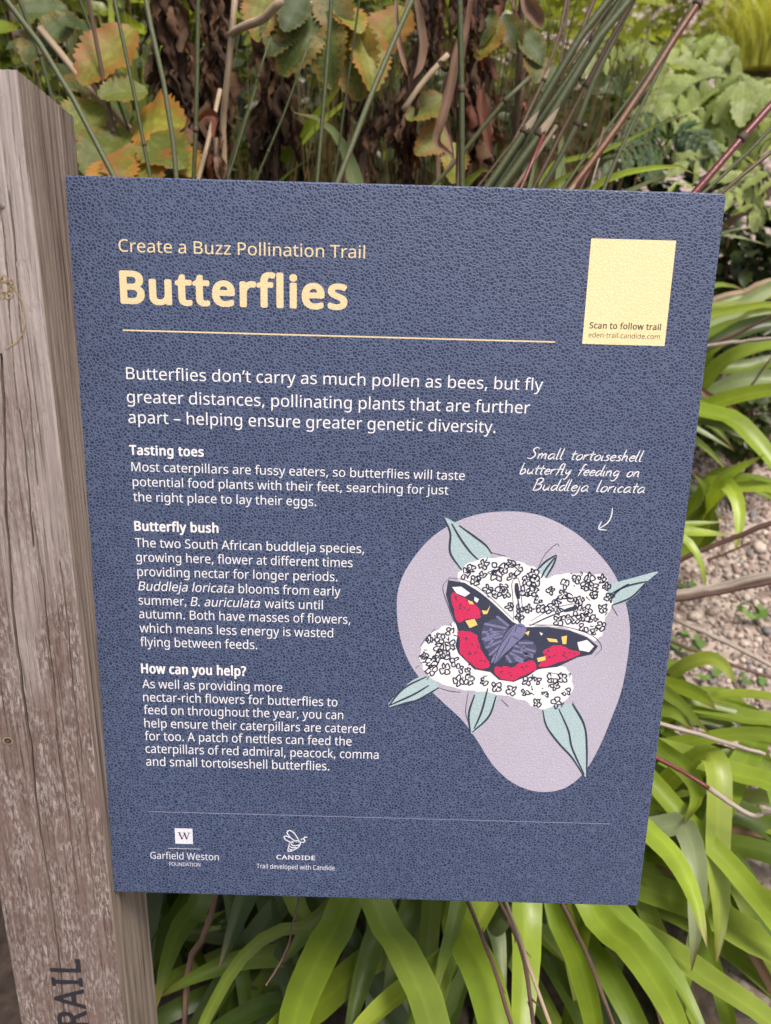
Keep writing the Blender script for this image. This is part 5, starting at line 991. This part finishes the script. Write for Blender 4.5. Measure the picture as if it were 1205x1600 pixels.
twig('A', [(670, 140, .16), (640, 260, .12), (570, 380, .08)], 8, 'twig_brown', 'tiny bent brown twig in the dark leaves below the sign', ext=(.05, 0), jit=.2)

# ------------------------------------------------------------------ weeds on the gravel
def lobed(seed):
    rr = random.Random(seed); pts = []
    for k in range(31):
        a = -2.5+5.0*k/30; r = .55+.45*abs(math.cos(a*2.05))**.6; r *= 1+.07*math.sin(k*2.4+seed); pts.append((math.sin(a)*r*.85, .25+math.cos(a)*r*.8, .05*math.sin(a*3+seed)+.12*r*r))
    v = [(0, 0, 0)]+pts; return mesh('weed_leaf', v, [(0, i+1, i) for i in range(1, 31)], M['weed'], True, [(.5, .5)]*len(v))
WEED = [lobed(s) for s in range(4)]
def weed(px, py, sz, n, label):
    p = on_bank(px, py); root = empty('weed', (p.x, p.y, gz(p.x, p.y)-.003), label, 'weed', 'small lobed weeds on the gravel')
    for k in range(n):
        a = 6.28*k/n+random.uniform(-.4, .4); d = Vector((math.cos(a), math.sin(a), 0)); h = Vector(root.location)+d*sz*.9+Vector((0, 0, sz*random.uniform(.6, 1.1)))
        v, f = tube([Vector(root.location), h*.5+Vector(root.location)*.5+Vector((0, 0, sz*.2)), h], sz*.035, 5); st = link('stalk', mesh('stalk', v, f, M['cane'], True, tube_uv([0]*3, 5)), root)
        c = bpy.data.objects.new('leaf', WEED[k % 4]); C.objects.link(c); c.parent = root; c.matrix_parent_inverse = Matrix.Translation(-root.location)
        c.matrix_basis = frame_at(h-d*sz*.1, d+Vector((0, 0, -.1)), Vector((random.uniform(-.25, .25), -.55, 1))) @ Matrix.Diagonal((sz*.75, sz*.75, sz*.75, 1))
weed(1172, 965, .026, 5, 'lobed green weed alone on the gravel under the thick pale stick'); weed(1072, 1018, .026, 4, 'lobed weed half hidden at the sign edge above the arching leaf'); weed(1098, 1060, .022, 3, 'small weed framed by the arching strap leaf')
weed(1172, 1072, .02, 3, 'tiny weed leaf beside the arching leaf tip'); weed(1067, 920, .018, 3, 'tiny weed at the sign edge above the grey twig'); weed(1188, 650, .045, 6, 'rounded green weed in shade beneath the long pale blade'); weed(1160, 700, .04, 5, 'dark rounded weed under the bright drooping blade')
weed(1140, 440, .05, 5, 'small dark weed in shadow behind the sign edge above the peeling stem'); weed(1190, 540, .04, 5, 'dim weed between the long pale blades by the grey forked twig'); weed(1120, 655, .035, 4, 'small weed tucked against the base of the pale blades')

# ------------------------------------------------------------------ grasses and background shrubs
def blades(name, root, n, spread, L, wd, mat, lean=.35):
    v, f = [], []
    for k in range(n):
        a = random.uniform(0, 6.28); b = Vector(root.location)+Vector((math.cos(a), math.sin(a), 0))*spread*random.random()**.5; d = Vector((random.uniform(-1, 1), random.uniform(-1, .6), 0))*lean; l = L*random.uniform(.6, 1.1); s = Vector((random.uniform(-1, 1), random.uniform(-.4, .4), 0)).normalized()*wd; k0 = len(v)
        for i in range(5):
            t = i/4; p = b+d*l*t*t+Vector((0, 0, l*t*(1-.25*t*lean*2))); v += [p-s*(1-t*.95), p+s*(1-t*.95)]
        f += [(k0+2*i, k0+2*i+1, k0+2*i+3, k0+2*i+2) for i in range(4)]
    o = link(name, mesh(name, v, f, M[mat], True, [(.5, .5)]*len(v)), root); o['kind'] = 'stuff'; return o
p = on_bank(1212, 112); gt = empty('grass_tuft', (p.x, p.y, p.z-.02), 'bright yellow-green grass tuft high on the gravel bank', 'grass'); blades('blades', gt, 2200, .40, px2m(150, p.y), .005, 'grass', .6)
p = at(765, 250, 1.6); gd = empty('grass_tuft', (p.x, p.y, gz(p.x, p.y)-.02), 'dry brown and olive grass tuft behind the leaning reeds', 'grass'); blades('blades', gd, 700, .17, 1.05, .0035, 'drygrass', .14)
for px, Y, n_, lb in [(90, 1.15, 110, 'thin tangle of dry brown stems behind the top of the post'), (300, 1.25, 180, 'dry brown stem tangle between the two darkest dead stalks'), (470, 1.2, 120, 'dry stem tangle behind the drooping toothed leaves'), (600, 1.15, 170, 'brown stem tangle around the dark leaning stalk'), (730, 1.2, 200, 'dense brown stem tangle beside the curled dead leaf'), (880, 1.5, 110, 'dry straw tangle behind the blotched cane')]:
    p = at(px, 260, Y); gd = empty('dry_stem_tuft', (p.x, p.y, gz(p.x, p.y)-.02), lb, 'dry grass', 'tufts of dry stems behind the sign'); blades('blades', gd, n_, .13, 1.35, .0026, random.choice(('drygrass', 'dead', 'drygrass')), .16)
def leafball(root, name, centre, rad, n, size, mat, hang=.3):
    v, f = [], []
    for k in range(n):
        d = rng.normal(size=3); d /= np.linalg.norm(d); r_ = rng.uniform(.25, 1)**.5; c = Vector((centre.x+d[0]*rad[0]*r_, centre.y+d[1]*rad[1]*r_, centre.z+d[2]*rad[2]*r_))
        if c.z < gz(c.x, c.y): continue
        y = Vector((d[0]+rng.normal()*.6, d[1]+rng.normal()*.6, d[2]*.4-hang+rng.normal()*.4)).normalized(); zd = Vector((rng.normal()*.5, -.4+rng.normal()*.5, 1)); x = y.cross(zd).normalized(); z = x.cross(y); s = size*rng.uniform(.55, 1.3); k0 = len(v)
        for a, b, h in ((0, 0, 0), (-.24, .35, .07), (-.2, .7, .04), (0, 1, -.08), (.2, .7, .04), (.24, .35, .07), (0, .5, 0)): v.append(c+x*a*s+y*b*s+z*h*s)
        f += [(k0, k0+6, k0+1), (k0+1, k0+6, k0+2), (k0+2, k0+6, k0+3), (k0+3, k0+6, k0+4), (k0+4, k0+6, k0+5), (k0+5, k0+6, k0)]
    o = link(name, mesh(name, v, f, M[mat], True, [(.5, .5)]*len(v)), root); o['kind'] = 'stuff'
def shrub(px, py, Y, rx, rz, n, size, mat, label, hang=.3):
    c = at(px, py, Y); root = empty('leafy_shrub', (c.x, c.y, gz(c.x, c.y)-.03), label, 'shrub', 'leafy shrubs on the bank')
    v, f = tube(catmull([Vector(root.location), (Vector(root.location)+c)*.5+Vector((.03, 0, 0)), c+Vector((0, 0, rz*.5))], 8), [.014*(1-.09*i) for i in range(9)], 6); link('stem', mesh('stem', v, f, M['twig_brown'], True, tube_uv([0]*9, 6)), root)
    leafball(root, 'foliage', c, (rx, rx*.7, rz), n, size, mat, hang)
for a in [(20, 120, 1.9, .42, .50, 900, .10, 'bush', 'bright green leafy shrub behind the top of the post'), (170, 90, 2.1, .40, .50, 900, .10, 'bush', 'lime leafy shrub glimpsed behind the autumn leaves'), (330, 120, 2.2, .45, .55, 1000, .10, 'bush', 'light green shrub showing between the dark dead stalks'),
          (500, 110, 2.1, .42, .5, 1000, .09, 'bush', 'fine light green shrub behind the drooping toothed leaves'), (660, 110, 2.2, .4, .5, 900, .10, 'bush', 'green leafy shrub behind the dark leaning stalk'), (850, 120, 2.6, .42, .45, 900, .10, 'bush', 'yellow-green shrub behind the leaning reeds'),
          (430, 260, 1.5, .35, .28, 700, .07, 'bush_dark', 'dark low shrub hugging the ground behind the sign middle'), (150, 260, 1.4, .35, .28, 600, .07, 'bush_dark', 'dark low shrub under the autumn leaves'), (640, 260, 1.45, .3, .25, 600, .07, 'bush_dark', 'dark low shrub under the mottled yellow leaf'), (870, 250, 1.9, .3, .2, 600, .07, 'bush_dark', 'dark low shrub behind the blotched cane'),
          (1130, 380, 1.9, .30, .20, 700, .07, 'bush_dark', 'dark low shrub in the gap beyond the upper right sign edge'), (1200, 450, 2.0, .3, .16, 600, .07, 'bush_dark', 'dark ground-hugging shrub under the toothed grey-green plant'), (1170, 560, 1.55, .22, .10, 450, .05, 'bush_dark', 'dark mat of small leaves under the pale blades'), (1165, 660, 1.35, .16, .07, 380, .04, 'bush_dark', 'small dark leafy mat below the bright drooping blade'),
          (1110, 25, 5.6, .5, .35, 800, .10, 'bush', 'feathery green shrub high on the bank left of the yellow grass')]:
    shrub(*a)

# strip helper-only leftovers and report
for o in list(C.objects):
    if o.type == 'FONT': bpy.data.objects.remove(o)
